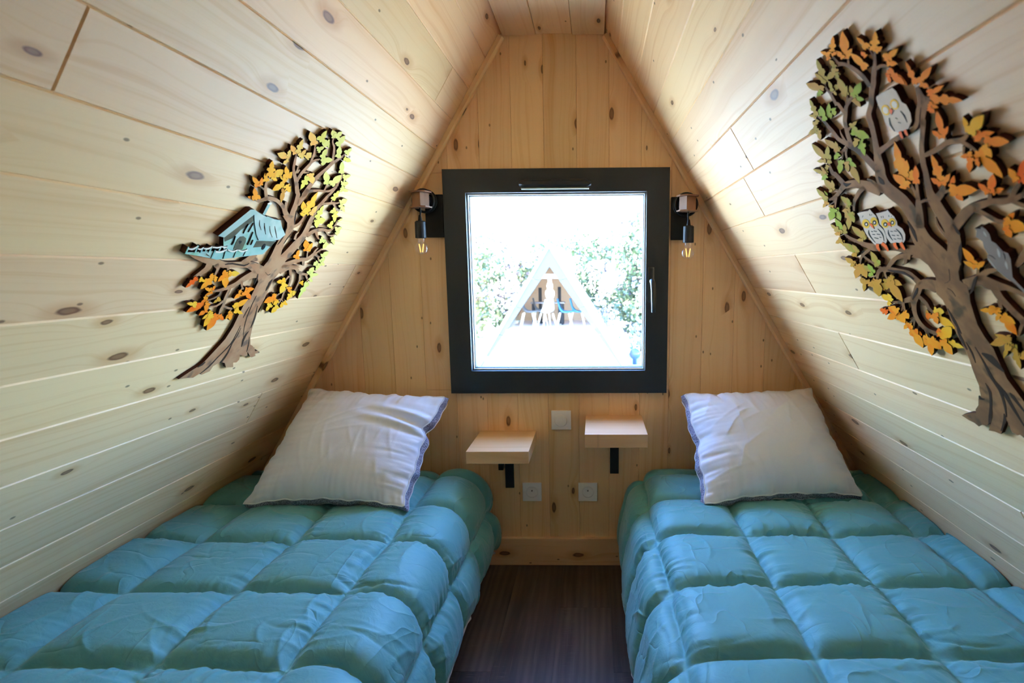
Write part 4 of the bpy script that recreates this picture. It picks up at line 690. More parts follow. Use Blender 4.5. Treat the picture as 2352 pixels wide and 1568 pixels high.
T['Hdark'] = [[[-4588,7822],[-4294,8143],[-4244,8055],[-4298,7995],[-4373,7935],[-4413,7865],[-4441,7817],[-4540,7764]],[[-4007,7809],[-3920,7817],[-3630,7829],[-3675,7744],[-3799,
7759],[-3867,7741],[-3716,7736],[-3820,7738],[-4011,7717]]]
T['Hfence'] = [[[-5008,7585,-5032,7592],[-5014,7670,-5036,7675]],[[-4889,7605,-4912,7612],[-4893,7694,-4916,7701]],[[-4812,7606,-4832,7612],[-4814,7678,-4833,7683]],[[-4755,7621,-4775,
7627],[-4755,7671,-4774,7677]],[[-4691,7614,-4712,7620],[-4693,7694,-4712,7699]],[[-4611,7543,-4633,7549],[-4618,7653,-4639,7658]],[[-4557,7648,-4578,7655],[-4552,7704,
-4571,7711]],[[-4417,7543,-4436,7547],[-4460,7715,-4479,7717]],[[-4255,7561,-4274,7566],[-4267,7677,-4288,7682]],[[-4096,7590,-4116,7596],[-4097,7692,-4119,7697]]]
T['Hrope'] = [[[-4617,7627,-4625,7646],[-4601,7626,-4610,7645],[-4578,7623,-4587,7645],[-4551,7622,-4564,7644],[-4525,7624,-4543,7646],[-4502,7632,-4523,7652],[-4480,7643,-4500,7661],
[-4462,7655,-4480,7670],[-4449,7662,-4465,7676]],[[-4441,7664,-4441,7676],[-4423,7658,-4423,7672],[-4397,7649,-4398,7666],[-4366,7641,-4371,7662],[-4338,7638,-4351,7660],
[-4314,7643,-4334,7663],[-4296,7653,-4316,7669],[-4282,7663,-4299,7676],[-4272,7670,-4287,7682]],[[-4271,7670,-4271,7682],[-4254,7664,-4254,7679],[-4230,7656,-4230,7673],
[-4200,7648,-4206,7669],[-4171,7645,-4186,7668],[-4146,7651,-4168,7671],[-4125,7662,-4146,7679],[-4107,7673,-4125,7687],[-4095,7680,-4111,7692]],[[-5027,7647,-5031,7661],
[-5013,7645,-5018,7661],[-4994,7642,-5000,7660],[-4971,7639,-4982,7660],[-4951,7642,-4968,7662],[-4934,7651,-4955,7668],[-4922,7664,-4940,7678],[-4912,7677,-4927,7688],
[-4905,7686,-4918,7696]],[[-4893,7654,-4896,7668],[-4885,7652,-4888,7667],[-4872,7649,-4876,7665],[-4857,7647,-4864,7664],[-4842,7647,-4856,7665],[-4831,7653,-4849,7668],
[-4823,7662,-4840,7674],[-4817,7670,-4832,7681],[-4813,7676,-4827,7685]],[[-4808,7659,-4815,7674],[-4796,7658,-4803,7674],[-4777,7657,-4786,7675],[-4757,7656,-4769,7676],
[-4738,7659,-4755,7679],[-4723,7666,-4743,7683],[-4712,7676,-4730,7690],[-4703,7686,-4719,7698],[-4696,7693,-4710,7703]],[[-4689,7683,-4694,7698],[-4676,7682,-4681,7697],
[-4656,7679,-4663,7696],[-4634,7677,-4643,7696],[-4614,7678,-4626,7696],[-4595,7682,-4610,7699],[-4578,7689,-4593,7703],[-4564,7695,-4578,7708],[-4555,7700,-4566,7711]],
[[-4558,7698,-4561,7711],[-4549,7695,-4552,7710],[-4534,7692,-4538,7709],[-4518,7689,-4524,7707],[-4502,7688,-4513,7707],[-4488,7690,-4501,7707],[-4476,7694,-4489,7709],
[-4466,7699,-4477,7710],[-4459,7701,-4468,7711]]]
T['Hlines'] = [[[-4043,8061,-4036,8061],[-4035,8046,-4027,8047],[-4025,8025,-4011,8026],[-4008,8000,-3992,8003],[-3978,7971,-3966,7974],[-3943,7939,-3936,7941],[-3919,7916,-3913,7918]],
[[-3920,8031,-3913,8032],[-3905,8012,-3899,8013],[-3884,7984,-3875,7986],[-3859,7957,-3849,7960],[-3826,7930,-3819,7933],[-3789,7904,-3784,7906],[-3764,7885,-3759,7887]],
[[-3825,8040,-3818,8041],[-3811,8026,-3804,8028],[-3794,8005,-3782,8007],[-3769,7979,-3755,7983],[-3733,7945,-3721,7948],[-3689,7907,-3682,7908],[-3659,7878,-3653,7880]],
[[-4156,8092,-4150,8092],[-4148,8075,-4140,8075],[-4138,8051,-4124,8052],[-4121,8026,-4106,8029],[-4093,8002,-4083,8007],[-4062,7980,-4056,7983],[-4040,7964,-4035,7966]],
[[-4050,8062,-4044,8063],[-4037,8045,-4029,8046],[-4020,8021,-4006,8023],[-4000,7996,-3983,7999],[-3976,7970,-3961,7973],[-3948,7944,-3940,7945],[-3929,7925,-3923,7926]],
[[-4234,8043,-4227,8042],[-4236,8012,-4230,8010],[-4240,7968,-4232,7966],[-4244,7935,-4235,7932],[-4246,7923,-4238,7919],[-4248,7921,-4243,7917],[-4249,7921,-4246,7917]],
[[-4165,7927,-4158,7926],[-4161,7900,-4155,7898],[-4157,7861,-4148,7859],[-4153,7825,-4143,7823],[-4150,7795,-4142,7793],[-4148,7768,-4141,7766],[-4147,7749,-4140,7747]],
[[-4424,7852,-4418,7851],[-4419,7830,-4413,7829],[-4413,7800,-4406,7798],[-4410,7774,-4401,7772],[-4411,7756,-4403,7754],[-4414,7743,-4408,7740],[-4417,7734,-4411,7731]],
[[-4310,8022,-4303,8020],[-4312,8004,-4306,8002],[-4316,7979,-4308,7977],[-4320,7955,-4310,7952],[-4320,7932,-4312,7930],[-4318,7909,-4312,7908],[-4318,7894,-4312,7892]],
[[-4094,7822,-4087,7821],[-4093,7808,-4086,7807],[-4091,7790,-4083,7788],[-4091,7774,-4082,7772],[-4091,7764,-4083,7762],[-4093,7757,-4086,7755],[-4094,7753,-4087,7750]],
[[-4730,7598,-4728,7602],[-4679,7574,-4677,7579]]]
T['Rtrunk'] = [[-5212,5570],[-5388,5657],[-5496,5692],[-5515,5739],[-5598,5813],[-5657,5909],[-5717,5958],[-5741,6026],[-5769,6079],[-5783,6174],[-5803,6276],[-5832,6379],[-5841,6476],
[-5843,6520],[-5843,6640],[-5847,6731],[-5871,6824],[-5895,6930],[-5898,7004],[-5855,7068],[-5904,7166],[-5960,7218],[-5966,7268],[-5950,7354],[-5881,7424],[-5767,7438],
[-5945,7515],[-6052,7580],[-6137,7379],[-6197,7389],[-6346,7556],[-6452,7549],[-6397,7418],[-6352,7353],[-6343,7353],[-6281,7292],[-6244,7212],[-6267,7187],[-6297,7164],
[-6271,7076],[-6238,7011],[-6208,6901],[-6180,6783],[-6189,6674],[-6219,6575],[-6222,6564],[-6210,6440],[-6197,6260],[-6236,6132],[-6266,6018],[-6288,5901],[-6293,5751],
[-6290,5639],[-6178,5551],[-6071,5552],[-5987,5619],[-5943,5595],[-5883,5614],[-5899,5673],[-5907,5743],[-5824,5653],[-5712,5523],[-5640,5524],[-5550,5507],[-5650,5631],
[-5622,5622],[-5561,5564],[-5483,5549],[-5419,5505],[-5369,5534],[-5296,5542]]
T['Rstrokes'] = [[[-6317,7379,-6081,7258],[-6300,7414,-6055,7293],[-6275,7465,-6019,7342],[-6247,7514,-5986,7391],[-6217,7556,-5959,7435],[-6187,7593,-5933,7483],[-6166,7624,-5914,7535],
[-6158,7652,-5908,7587],[-6155,7681,-5914,7634],[-6154,7705,-5927,7677],[-6151,7719,-5952,7716],[-6155,7739,-5977,7738],[-6162,7772,-5991,7754],[-6166,7810,-5997,7782],
[-6168,7848,-5998,7815],[-6166,7886,-5994,7848],[-6159,7923,-5988,7879],[-6147,7958,-5978,7910],[-6132,7993,-5965,7937],[-6111,8025,-5946,7960],[-6089,8051,-5921,7984],
[-6069,8076,-5897,8011],[-6048,8101,-5875,8040],[-6027,8125,-5855,8073],[-6014,8145,-5841,8110],[-6009,8167,-5839,8149],[-6009,8192,-5846,8185],[-6012,8214,-5858,8219],
[-6019,8231,-5874,8248],[-6032,8249,-5892,8271],[-6047,8275,-5908,8291],[-6059,8308,-5928,8320],[-6069,8341,-5951,8353],[-6077,8369,-5972,8382],[-6083,8383,-5987,8401],
[-6090,8394,-5998,8412],[-6099,8413,-6010,8426],[-6111,8441,-6027,8452],[-6123,8474,-6045,8484],[-6136,8503,-6062,8513],[-6146,8526,-6076,8537],[-6156,8547,-6087,8558],
[-6166,8569,-6097,8578],[-6176,8592,-6106,8601],[-6185,8615,-6114,8624],[-6193,8635,-6121,8644],[-6198,8652,-6126,8660],[-6201,8666,-6131,8675],[-6205,8678,-6138,8690],
[-6210,8690,-6145,8704],[-6216,8701,-6155,8719],[-6225,8711,-6172,8735],[-6246,8725,-6199,8752],[-6273,8741,-6227,8768],[-6298,8757,-6248,8782],[-6315,8772,-6259,8792],
[-6325,8784,-6267,8803],[-6335,8795,-6278,8817],[-6348,8809,-6292,8832],[-6363,8823,-6309,8847],[-6379,8836,-6327,8862],[-6398,8851,-6350,8878],[-6421,8866,-6373,8893],
[-6441,8881,-6390,8906],[-6454,8895,-6401,8916],[-6462,8906,-6410,8926],[-6470,8916,-6420,8937],[-6481,8925,-6432,8949],[-6493,8935,-6444,8960],[-6504,8944,-6455,8969],
[-6513,8954,-6467,8978],[-6522,8963,-6479,8985],[-6530,8974,-6491,8993],[-6540,8986,-6504,9003],[-6550,8998,-6518,9013],[-6559,9010,-6529,9023],[-6566,9021,-6538,9033],
[-6573,9031,-6545,9042],[-6579,9040,-6553,9051],[-6586,9050,-6563,9060],[-6592,9059,-6572,9069],[-6597,9066,-6578,9074]],[[-5996,8269,-5900,8246],[-5983,8293,-5889,8272],
[-5964,8328,-5873,8307],[-5944,8363,-5855,8343],[-5926,8395,-5837,8375],[-5908,8427,-5819,8407],[-5892,8455,-5801,8435],[-5877,8477,-5789,8458],[-5862,8497,-5779,8476],
[-5845,8516,-5768,8491],[-5822,8533,-5754,8505],[-5800,8546,-5735,8518],[-5784,8557,-5715,8534],[-5774,8569,-5698,8550],[-5764,8584,-5686,8563],[-5748,8601,-5674,8576],
[-5720,8619,-5655,8593],[-5690,8636,-5632,8613],[-5667,8650,-5611,8632],[-5655,8661,-5597,8646],[-5649,8669,-5586,8659],[-5644,8680,-5579,8674],[-5638,8697,-5574,8693],
[-5632,8717,-5572,8715],[-5625,8738,-5569,8735],[-5616,8759,-5562,8754],[-5605,8779,-5552,8773],[-5596,8796,-5544,8793],[-5590,8813,-5540,8811],[-5585,8829,-5538,8827],
[-5576,8846,-5534,8842],[-5564,8864,-5525,8859],[-5549,8881,-5514,8876],[-5535,8897,-5502,8892],[-5522,8912,-5493,8908],[-5510,8925,-5485,8921],[-5501,8934,-5479,8931]],
[[-5792,8542,-5722,8546],[-5799,8568,-5729,8573],[-5808,8606,-5741,8611],[-5818,8640,-5753,8647],[-5828,8667,-5766,8676],[-5839,8692,-5779,8701],[-5849,8714,-5790,8723],
[-5857,8731,-5798,8740],[-5863,8743,-5806,8755],[-5872,8755,-5817,8771],[-5887,8768,-5834,8788],[-5906,8782,-5854,8804],[-5926,8798,-5873,8818],[-5944,8815,-5892,8834],
[-5961,8832,-5913,8851],[-5977,8845,-5936,8866],[-5991,8853,-5959,8876],[-6006,8859,-5982,8883],[-6023,8864,-6006,8887],[-6047,8868,-6035,8891],[-6073,8872,-6064,8892],
[-6092,8874,-6083,8893]],[[-5930,8813,-5876,8811],[-5928,8822,-5875,8820],[-5923,8836,-5872,8834],[-5919,8852,-5869,8851],[-5914,8872,-5865,8872],[-5908,8896,-5860,8894],
[-5901,8916,-5855,8911],[-5884,8930,-5852,8913],[-5876,8932,-5838,8918],[-5872,8936,-5826,8936],[-5871,8960,-5825,8963],[-5871,8993,-5828,8997],[-5870,9023,-5829,9025],
[-5861,9044,-5824,9042],[-5851,9059,-5816,9058],[-5845,9072,-5812,9075],[-5846,9087,-5818,9093],[-5852,9104,-5828,9110],[-5856,9116,-5835,9121]],[[-5992,8869,-5969,8889],
[-6006,8874,-5983,8894],[-6024,8880,-6004,8901],[-6041,8884,-6027,8906],[-6056,8886,-6050,8907],[-6073,8886,-6071,8905],[-6089,8886,-6089,8904],[-6104,8886,-6105,8901],
[-6116,8885,-6119,8899],[-6125,8885,-6127,8897]],[[-6016,8868,-5987,8876],[-6023,8878,-5994,8885],[-6032,8891,-6004,8899],[-6040,8903,-6015,8912],[-6048,8912,-6025,8921],
[-6055,8920,-6035,8928],[-6060,8925,-6041,8933]],[[-5875,9012,-5854,9025],[-5921,9036,-5906,9045]],[[-5826,8673,-5811,8701],[-5892,8690,-5883,8706]],[[-5728,8607,-5687,
8605],[-5723,8627,-5686,8625],[-5716,8655,-5685,8654],[-5712,8679,-5686,8680],[-5712,8695,-5692,8697],[-5716,8709,-5701,8711],[-5719,8718,-5707,8720]],[[-5676,8573,-5685,
8544],[-5649,8569,-5658,8542],[-5608,8564,-5621,8538],[-5571,8555,-5596,8534],[-5549,8541,-5586,8530],[-5542,8527,-5578,8521],[-5537,8517,-5566,8509],[-5525,8506,-5549,
8498],[-5512,8494,-5533,8487],[-5502,8486,-5522,8480]],[[-5645,8559,-5682,8545],[-5633,8549,-5668,8536],[-5615,8535,-5649,8524],[-5598,8517,-5633,8510],[-5588,8497,-5621,
8494],[-5581,8477,-5610,8474],[-5577,8462,-5603,8460]],[[-5605,8539,-5578,8524],[-5549,8560,-5532,8551]],[[-5910,8142,-5777,8057],[-5859,8162,-5731,8081],[-5786,8192,
-5666,8116],[-5713,8219,-5604,8146],[-5651,8238,-5555,8166],[-5593,8253,-5509,8182],[-5537,8265,-5466,8194],[-5479,8272,-5425,8202],[-5425,8276,-5386,8207],[-5378,8276,
-5351,8210],[-5338,8274,-5328,8212],[-5299,8269,-5315,8213],[-5259,8259,-5296,8211],[-5217,8244,-5263,8204],[-5177,8227,-5220,8191],[-5137,8212,-5172,8177],[-5094,8199,
-5121,8165],[-5048,8187,-5067,8153],[-5007,8178,-5013,8145],[-4967,8172,-4961,8143],[-4926,8169,-4916,8145],[-4895,8167,-4886,8147]],[[-5378,8264,-5284,8246],[-5368,8281,
-5277,8263],[-5354,8305,-5266,8289],[-5339,8330,-5255,8314],[-5326,8354,-5244,8340],[-5312,8379,-5235,8365],[-5297,8400,-5228,8379],[-5252,8411,-5249,8374],[-5238,8407,
-5241,8371],[-5269,8396,-5196,8387],[-5266,8410,-5197,8408],[-5267,8433,-5205,8433],[-5269,8456,-5214,8457],[-5272,8478,-5226,8481],[-5276,8501,-5241,8503],[-5279,8517,
-5251,8519]],[[-5173,8235,-5151,8214],[-5097,8244,-5083,8231]],[[-5067,8180,-5104,8169],[-5043,8163,-5080,8153],[-5009,8139,-5046,8130],[-4978,8116,-5014,8108],[-4953,
8094,-4987,8088],[-4931,8073,-4962,8068],[-4917,8058,-4945,8054]],[[-5621,8193,-5638,8150],[-5590,8186,-5607,8145],[-5545,8176,-5566,8136],[-5500,8163,-5530,8128],[-5463,
8148,-5503,8119],[-5432,8134,-5476,8107],[-5406,8120,-5447,8094],[-5380,8108,-5418,8083],[-5353,8095,-5393,8072],[-5327,8080,-5372,8063],[-5307,8064,-5354,8052],[-5292,
8049,-5337,8040],[-5278,8034,-5320,8026],[-5264,8019,-5305,8013],[-5250,8004,-5290,7999],[-5238,7988,-5277,7985],[-5230,7971,-5262,7970],[-5225,7955,-5247,7955],[-5222,
7944,-5237,7944]],[[-5899,8096,-5834,8075],[-5885,8113,-5823,8094],[-5865,8139,-5807,8121],[-5847,8161,-5792,8145],[-5834,8178,-5782,8163],[-5823,8192,-5774,8177],[-5807,
8206,-5764,8189],[-5784,8220,-5750,8204],[-5759,8232,-5733,8219],[-5742,8240,-5720,8230]],[[-5299,8039,-5280,8024],[-5250,8046,-5237,8036]],[[-6383,8887,-6337,8889],
[-6382,8902,-6335,8904],[-6381,8924,-6332,8925],[-6377,8946,-6328,8945],[-6370,8968,-6321,8965],[-6361,8989,-6312,8985],[-6351,9009,-6303,9004],[-6339,9028,-6292,9021],
[-6327,9046,-6281,9038],[-6314,9063,-6269,9054],[-6301,9079,-6256,9069],[-6287,9095,-6243,9083],[-6270,9111,-6228,9097],[-6251,9127,-6212,9112],[-6230,9142,-6194,9126],
[-6209,9156,-6177,9138],[-6188,9167,-6163,9146],[-6172,9173,-6145,9155],[-6163,9177,-6127,9168],[-6158,9183,-6119,9183],[-6154,9193,-6118,9196],[-6149,9206,-6117,9207],
[-6142,9220,-6113,9220],[-6135,9235,-6108,9235],[-6130,9246,-6105,9248],[-6130,9252,-6108,9258],[-6131,9256,-6113,9263],[-6133,9260,-6117,9266]],[[-6262,9100,-6230,9111],
[-6286,9140,-6265,9148]],[[-6165,9165,-6164,9144],[-6107,9169,-6106,9157]],[[-6504,8956,-6500,8983],[-6524,8955,-6521,8982],[-6551,8955,-6550,8979],[-6573,8953,-6578,
8975],[-6586,8950,-6599,8969],[-6597,8945,-6615,8961],[-6607,8940,-6627,8952],[-6616,8935,-6637,8943],[-6623,8928,-6643,8933],[-6629,8923,-6646,8927]],[[-6558,9027,-6536,
9030],[-6558,9040,-6538,9043],[-6559,9060,-6541,9062],[-6558,9077,-6543,9079],[-6557,9092,-6543,9093],[-6554,9104,-6542,9105],[-6553,9112,-6542,9113]],[[-6063,8387,-6053,
8440],[-6095,8392,-6085,8442],[-6139,8400,-6129,8444],[-6183,8407,-6171,8448],[-6223,8415,-6207,8453],[-6259,8422,-6245,8460],[-6292,8427,-6282,8466],[-6324,8431,-6319,
8470],[-6354,8433,-6353,8472],[-6379,8435,-6384,8472],[-6396,8434,-6409,8469],[-6412,8432,-6426,8466],[-6433,8431,-6435,8464],[-6453,8434,-6440,8465],[-6465,8437,-6450,
8468],[-6477,8440,-6472,8472],[-6504,8441,-6502,8473],[-6540,8443,-6535,8475],[-6575,8449,-6562,8479],[-6606,8459,-6583,8486],[-6633,8471,-6604,8495],[-6655,8485,-6621,
8506],[-6672,8500,-6634,8516],[-6684,8515,-6644,8529],[-6694,8528,-6655,8543],[-6704,8539,-6666,8555],[-6714,8549,-6676,8566],[-6724,8559,-6687,8577],[-6734,8570,-6699,
8587],[-6744,8579,-6712,8597],[-6755,8587,-6725,8609],[-6772,8592,-6739,8621],[-6794,8597,-6749,8631],[-6817,8612,-6751,8637],[-6826,8633,-6754,8643],[-6825,8652,-6759,
8657],[-6823,8667,-6765,8673],[-6822,8683,-6772,8689],[-6820,8699,-6779,8704],[-6819,8710,-6784,8714]],[[-6796,8651,-6875,8609],[-6788,8639,-6862,8601],[-6776,8622,-6843,
8588],[-6765,8606,-6826,8577],[-6757,8593,-6814,8568],[-6751,8582,-6803,8560],[-6743,8570,-6790,8549],[-6731,8555,-6774,8535],[-6715,8538,-6756,8520],[-6700,8521,-6739,
8504],[-6682,8500,-6722,8484],[-6663,8479,-6704,8464],[-6690,8449,-6663,8475],[-6709,8465,-6668,8483],[-6732,8487,-6690,8506],[-6728,8491,-6718,8525],[-6691,8506,-6736,
8489],[-6671,8483,-6717,8466],[-6652,8461,-6698,8444],[-6636,8441,-6681,8425],[-6621,8422,-6664,8407],[-6605,8402,-6647,8388],[-6587,8383,-6630,8368],[-6569,8363,-6613,
8349],[-6551,8342,-6598,8330],[-6535,8321,-6586,8310],[-6520,8299,-6574,8289],[-6506,8277,-6563,8267],[-6493,8254,-6551,8246],[-6481,8231,-6540,8224],[-6469,8207,-6530,
8203],[-6460,8182,-6522,8180],[-6453,8157,-6515,8156],[-6446,8135,-6507,8132],[-6437,8118,-6499,8113],[-6427,8101,-6491,8095],[-6415,8079,-6484,8076],[-6402,8051,-6476,
8049],[-6389,8019,-6467,8019],[-6376,7989,-6462,7993],[-6364,7964,-6463,7973],[-6355,7942,-6468,7957],[-6348,7918,-6473,7940],[-6346,7893,-6475,7918],[-6347,7866,-6478,
7895],[-6349,7839,-6481,7870],[-6352,7810,-6485,7844],[-6355,7781,-6490,7816],[-6357,7749,-6495,7788],[-6360,7717,-6503,7758],[-6362,7685,-6510,7725],[-6361,7656,-6513,
7689],[-6355,7626,-6509,7650],[-6345,7595,-6500,7611],[-6332,7565,-6486,7571],[-6314,7536,-6464,7530],[-6291,7504,-6439,7492],[-6264,7471,-6415,7456],[-6231,7436,-6391,
7417],[-6194,7402,-6368,7380],[-6167,7377,-6352,7354]],[[-6554,8246,-6557,8277],[-6579,8247,-6582,8279],[-6615,8248,-6617,8282],[-6650,8250,-6650,8285],[-6680,8253,-6678,
8288],[-6710,8257,-6706,8292],[-6739,8261,-6733,8296],[-6770,8267,-6761,8302],[-6797,8272,-6792,8308],[-6819,8274,-6824,8312],[-6839,8273,-6854,8309],[-6861,8269,-6880,
8305],[-6884,8265,-6902,8300],[-6904,8261,-6922,8297],[-6926,8257,-6938,8294],[-6953,8258,-6950,8293],[-6981,8267,-6969,8296],[-7005,8279,-6993,8301],[-7021,8287,-7010,
8306]],[[-6929,8255,-6960,8273],[-6940,8244,-6970,8262],[-6956,8229,-6985,8246],[-6971,8215,-6999,8229],[-6985,8200,-7010,8212],[-6998,8184,-7021,8195],[-7008,8173,-7028,
8184]],[[-6931,8237,-6952,8230],[-6901,8186,-6914,8182]],[[-6823,8305,-6805,8313],[-6838,8324,-6827,8329]],[[-6467,7896,-6433,7951],[-6486,7905,-6453,7957],[-6513,7918,
-6479,7966],[-6539,7932,-6501,7974],[-6559,7946,-6517,7981],[-6577,7960,-6533,7988],[-6591,7975,-6547,7995],[-6602,7992,-6561,8004],[-6608,8007,-6576,8015],[-6612,8017,
-6587,8023]],[[-6539,7943,-6550,7975],[-6630,7954,-6635,7970]],[[-6144,7701,-6043,7707],[-6162,7729,-6064,7736],[-6188,7769,-6092,7776],[-6211,7808,-6119,7813],[-6229,
7842,-6141,7846],[-6244,7874,-6161,7878],[-6256,7901,-6181,7906],[-6265,7924,-6200,7930],[-6271,7944,-6219,7949],[-6278,7962,-6234,7966],[-6286,7979,-6246,7983],[-6294,
7995,-6257,7999],[-6303,8012,-6267,8016],[-6315,8033,-6281,8037],[-6328,8054,-6295,8058],[-6337,8070,-6305,8074]],[[-6246,7909,-6250,7934],[-6276,7913,-6281,7936],[-6317,
7918,-6324,7939],[-6344,7918,-6359,7937],[-6350,7914,-6378,7925],[-6352,7904,-6381,7911],[-6353,7895,-6383,7902]],[[-6240,8081,-6272,8085],[-6240,8064,-6271,8068],[-6240,
8040,-6271,8044],[-6238,8016,-6270,8020],[-6235,7990,-6269,7994],[-6232,7964,-6269,7969],[-6229,7945,-6269,7950]],[[-6334,7779,-6349,7779],[-6326,7765,-6343,7765],[-6314,
7743,-6336,7745],[-6306,7719,-6333,7724],[-6306,7694,-6335,7702],[-6310,7669,-6340,7678],[-6315,7644,-6348,7656],[-6323,7618,-6359,7633],[-6332,7594,-6373,7612],[-6339,
7578,-6382,7597]],[[-6467,7621,-6415,7670],[-6507,7644,-6454,7695],[-6562,7676,-6508,7729],[-6609,7702,-6557,7759],[-6642,7721,-6593,7780],[-6668,7735,-6627,7797],[-6691,
7746,-6664,7813],[-6716,7757,-6703,7824],[-6742,7767,-6739,7831],[-6770,7775,-6775,7836],[-6799,7782,-6809,7840],[-6828,7786,-6841,7841],[-6859,7791,-6871,7843],[-6889,
7795,-6900,7844],[-6916,7800,-6930,7844],[-6941,7801,-6959,7844],[-6962,7798,-6987,7841],[-6985,7793,-7011,7837],[-7011,7789,-7033,7835],[-7040,7788,-7057,7833],[-7069,
7790,-7082,7833],[-7098,7793,-7107,7833],[-7125,7798,-7130,7835],[-7152,7804,-7152,7838],[-7178,7812,-7175,7842],[-7208,7824,-7201,7850],[-7236,7836,-7229,7861],[-7255,
7845,-7248,7869]],[[-7077,7798,-7105,7822],[-7092,7788,-7119,7812],[-7113,7773,-7139,7798],[-7134,7760,-7159,7784],[-7155,7747,-7179,7771],[-7177,7736,-7199,7758],[-7192,
7728,-7213,7749]],[[-6728,7772,-6778,7815],[-6748,7765,-6793,7803],[-6777,7755,-6814,7786],[-6801,7744,-6834,7770],[-6817,7732,-6850,7756],[-6830,7719,-6864,7743],[-6844,
7706,-6879,7731],[-6860,7692,-6894,7717],[-6877,7678,-6910,7704],[-6896,7666,-6924,7694],[-6919,7660,-6939,7688],[-6941,7659,-6956,7685],[-6955,7658,-6969,7682]],[[-6948,
7823,-6903,7830],[-6971,7878,-6944,7883]],[[-7104,7803,-7073,7827],[-7126,7822,-7096,7845],[-7155,7847,-7127,7870],[-7180,7868,-7156,7892],[-7197,7881,-7179,7905],[-7211,
7892,-7199,7913],[-7222,7900,-7211,7918]],[[-6261,7111,-6271,7214],[-6316,7131,-6327,7229],[-6387,7156,-6408,7250],[-6434,7168,-6485,7264],[-6451,7164,-6542,7256],[-6471,
7150,-6576,7241],[-6500,7136,-6597,7230],[-6532,7131,-6613,7223],[-6560,7131,-6629,7214],[-6589,7131,-6648,7205],[-6622,7132,-6671,7196],[-6655,7134,-6697,7187],[-6685,
7133,-6724,7177],[-6711,7126,-6749,7166],[-6736,7117,-6773,7155],[-6759,7107,-6796,7143],[-6784,7095,-6819,7129],[-6807,7083,-6841,7115],[-6824,7075,-6855,7106]],[[-6464,
7191,-6427,7241],[-6496,7214,-6464,7260],[-6539,7244,-6516,7287],[-6573,7265,-6569,7309],[-6601,7275,-6613,7319],[-6631,7282,-6647,7321],[-6659,7288,-6672,7321],[-6680,
7295,-6689,7320],[-6695,7300,-6702,7319],[-6705,7304,-6710,7318]],[[-6481,7240,-6439,7240],[-6523,7322,-6498,7322]],[[-6527,7137,-6617,7174],[-6530,7115,-6616,7151],
[-6535,7082,-6615,7119],[-6544,7050,-6618,7089],[-6557,7022,-6626,7063],[-6573,6995,-6638,7037],[-6587,6971,-6651,7012],[-6600,6949,-6663,6990],[-6612,6928,-6674,6970],
[-6626,6905,-6688,6948],[-6645,6876,-6706,6920],[-6666,6846,-6726,6890],[-6681,6825,-6740,6869]],[[-6531,7038,-6576,7051],[-6518,6956,-6552,6967]],[[-7030,7493,-7071,
7463],[-7003,7468,-7043,7439],[-6964,7433,-7004,7404],[-6930,7401,-6966,7371],[-6904,7377,-6931,7348],[-6881,7356,-6901,7332],[-6865,7340,-6881,7321]],[[-6690,6896,-6719,
6888],[-6549,6732,-6575,6726]],[[-5980,7197,-5843,7075],[-5947,7203,-5814,7085],[-5895,7211,-5776,7100],[-5838,7215,-5744,7108],[-5782,7212,-5720,7110],[-5724,7201,-5698,
7110],[-5657,7178,-5689,7109],[-5597,7142,-5680,7105],[-5557,7109,-5656,7085],[-5527,7083,-5621,7056],[-5491,7057,-5582,7027],[-5447,7025,-5547,6999],[-5408,6991,-5521,
6978],[-5384,6958,-5501,6963],[-5375,6933,-5479,6945],[-5368,6910,-5457,6921],[-5352,6883,-5434,6893],[-5333,6852,-5415,6865],[-5317,6819,-5400,6838],[-5307,6787,-5389,
6812],[-5302,6757,-5383,6784],[-5301,6728,-5380,6759],[-5304,6703,-5383,6738],[-5312,6680,-5389,6718],[-5325,6659,-5400,6700],[-5343,6640,-5414,6682],[-5368,6622,-5432,
6666],[-5399,6608,-5457,6652],[-5442,6597,-5495,6643],[-5489,6589,-5541,6636],[-5526,6584,-5578,6628],[-5549,6581,-5596,6617],[-5566,6579,-5602,6606],[-5577,6578,-5605,
6598]],[[-5490,7036,-5465,6966],[-5451,7026,-5428,6958],[-5395,7010,-5374,6948],[-5344,6996,-5326,6939],[-5308,6984,-5294,6934],[-5281,6974,-5266,6929],[-5254,6966,-5234,
6924],[-5218,6958,-5195,6919],[-5178,6950,-5154,6914],[-5143,6945,-5116,6912],[-5110,6942,-5082,6913],[-5078,6940,-5053,6917],[-5056,6940,-5034,6919]],[[-5227,6943,-5287,
6949],[-5216,6927,-5274,6932],[-5201,6904,-5253,6908],[-5186,6884,-5228,6882],[-5166,6865,-5196,6858],[-5140,6843,-5162,6836],[-5121,6828,-5139,6822]],[[-5202,6895,-5254,
6908],[-5183,6822,-5218,6831]],[[-5295,6768,-5312,6746],[-5178,6698,-5187,6687]],[[-5279,6747,-5315,6748],[-5166,6613,-5189,6615]],[[-5371,6650,-5414,6667],[-5364,6540,
-5409,6559]],[[-5520,6997,-5577,7045],[-5529,6996,-5585,7042],[-5540,6996,-5599,7036],[-5553,6990,-5612,7024],[-5568,6975,-5627,7006],[-5585,6954,-5642,6983],[-5597,6935,
-5653,6960],[-5600,6918,-5655,6939],[-5599,6900,-5652,6920],[-5603,6881,-5653,6905],[-5619,6863,-5663,6889],[-5639,6849,-5677,6872],[-5654,6839,-5688,6861]],[[-5610,6903,
-5636,6898],[-5555,6849,-5572,6846]],[[-5748,7185,-5642,7134],[-5735,7199,-5635,7151],[-5716,7219,-5626,7176],[-5696,7240,-5613,7199],[-5678,7259,-5598,7219],[-5660,7280,
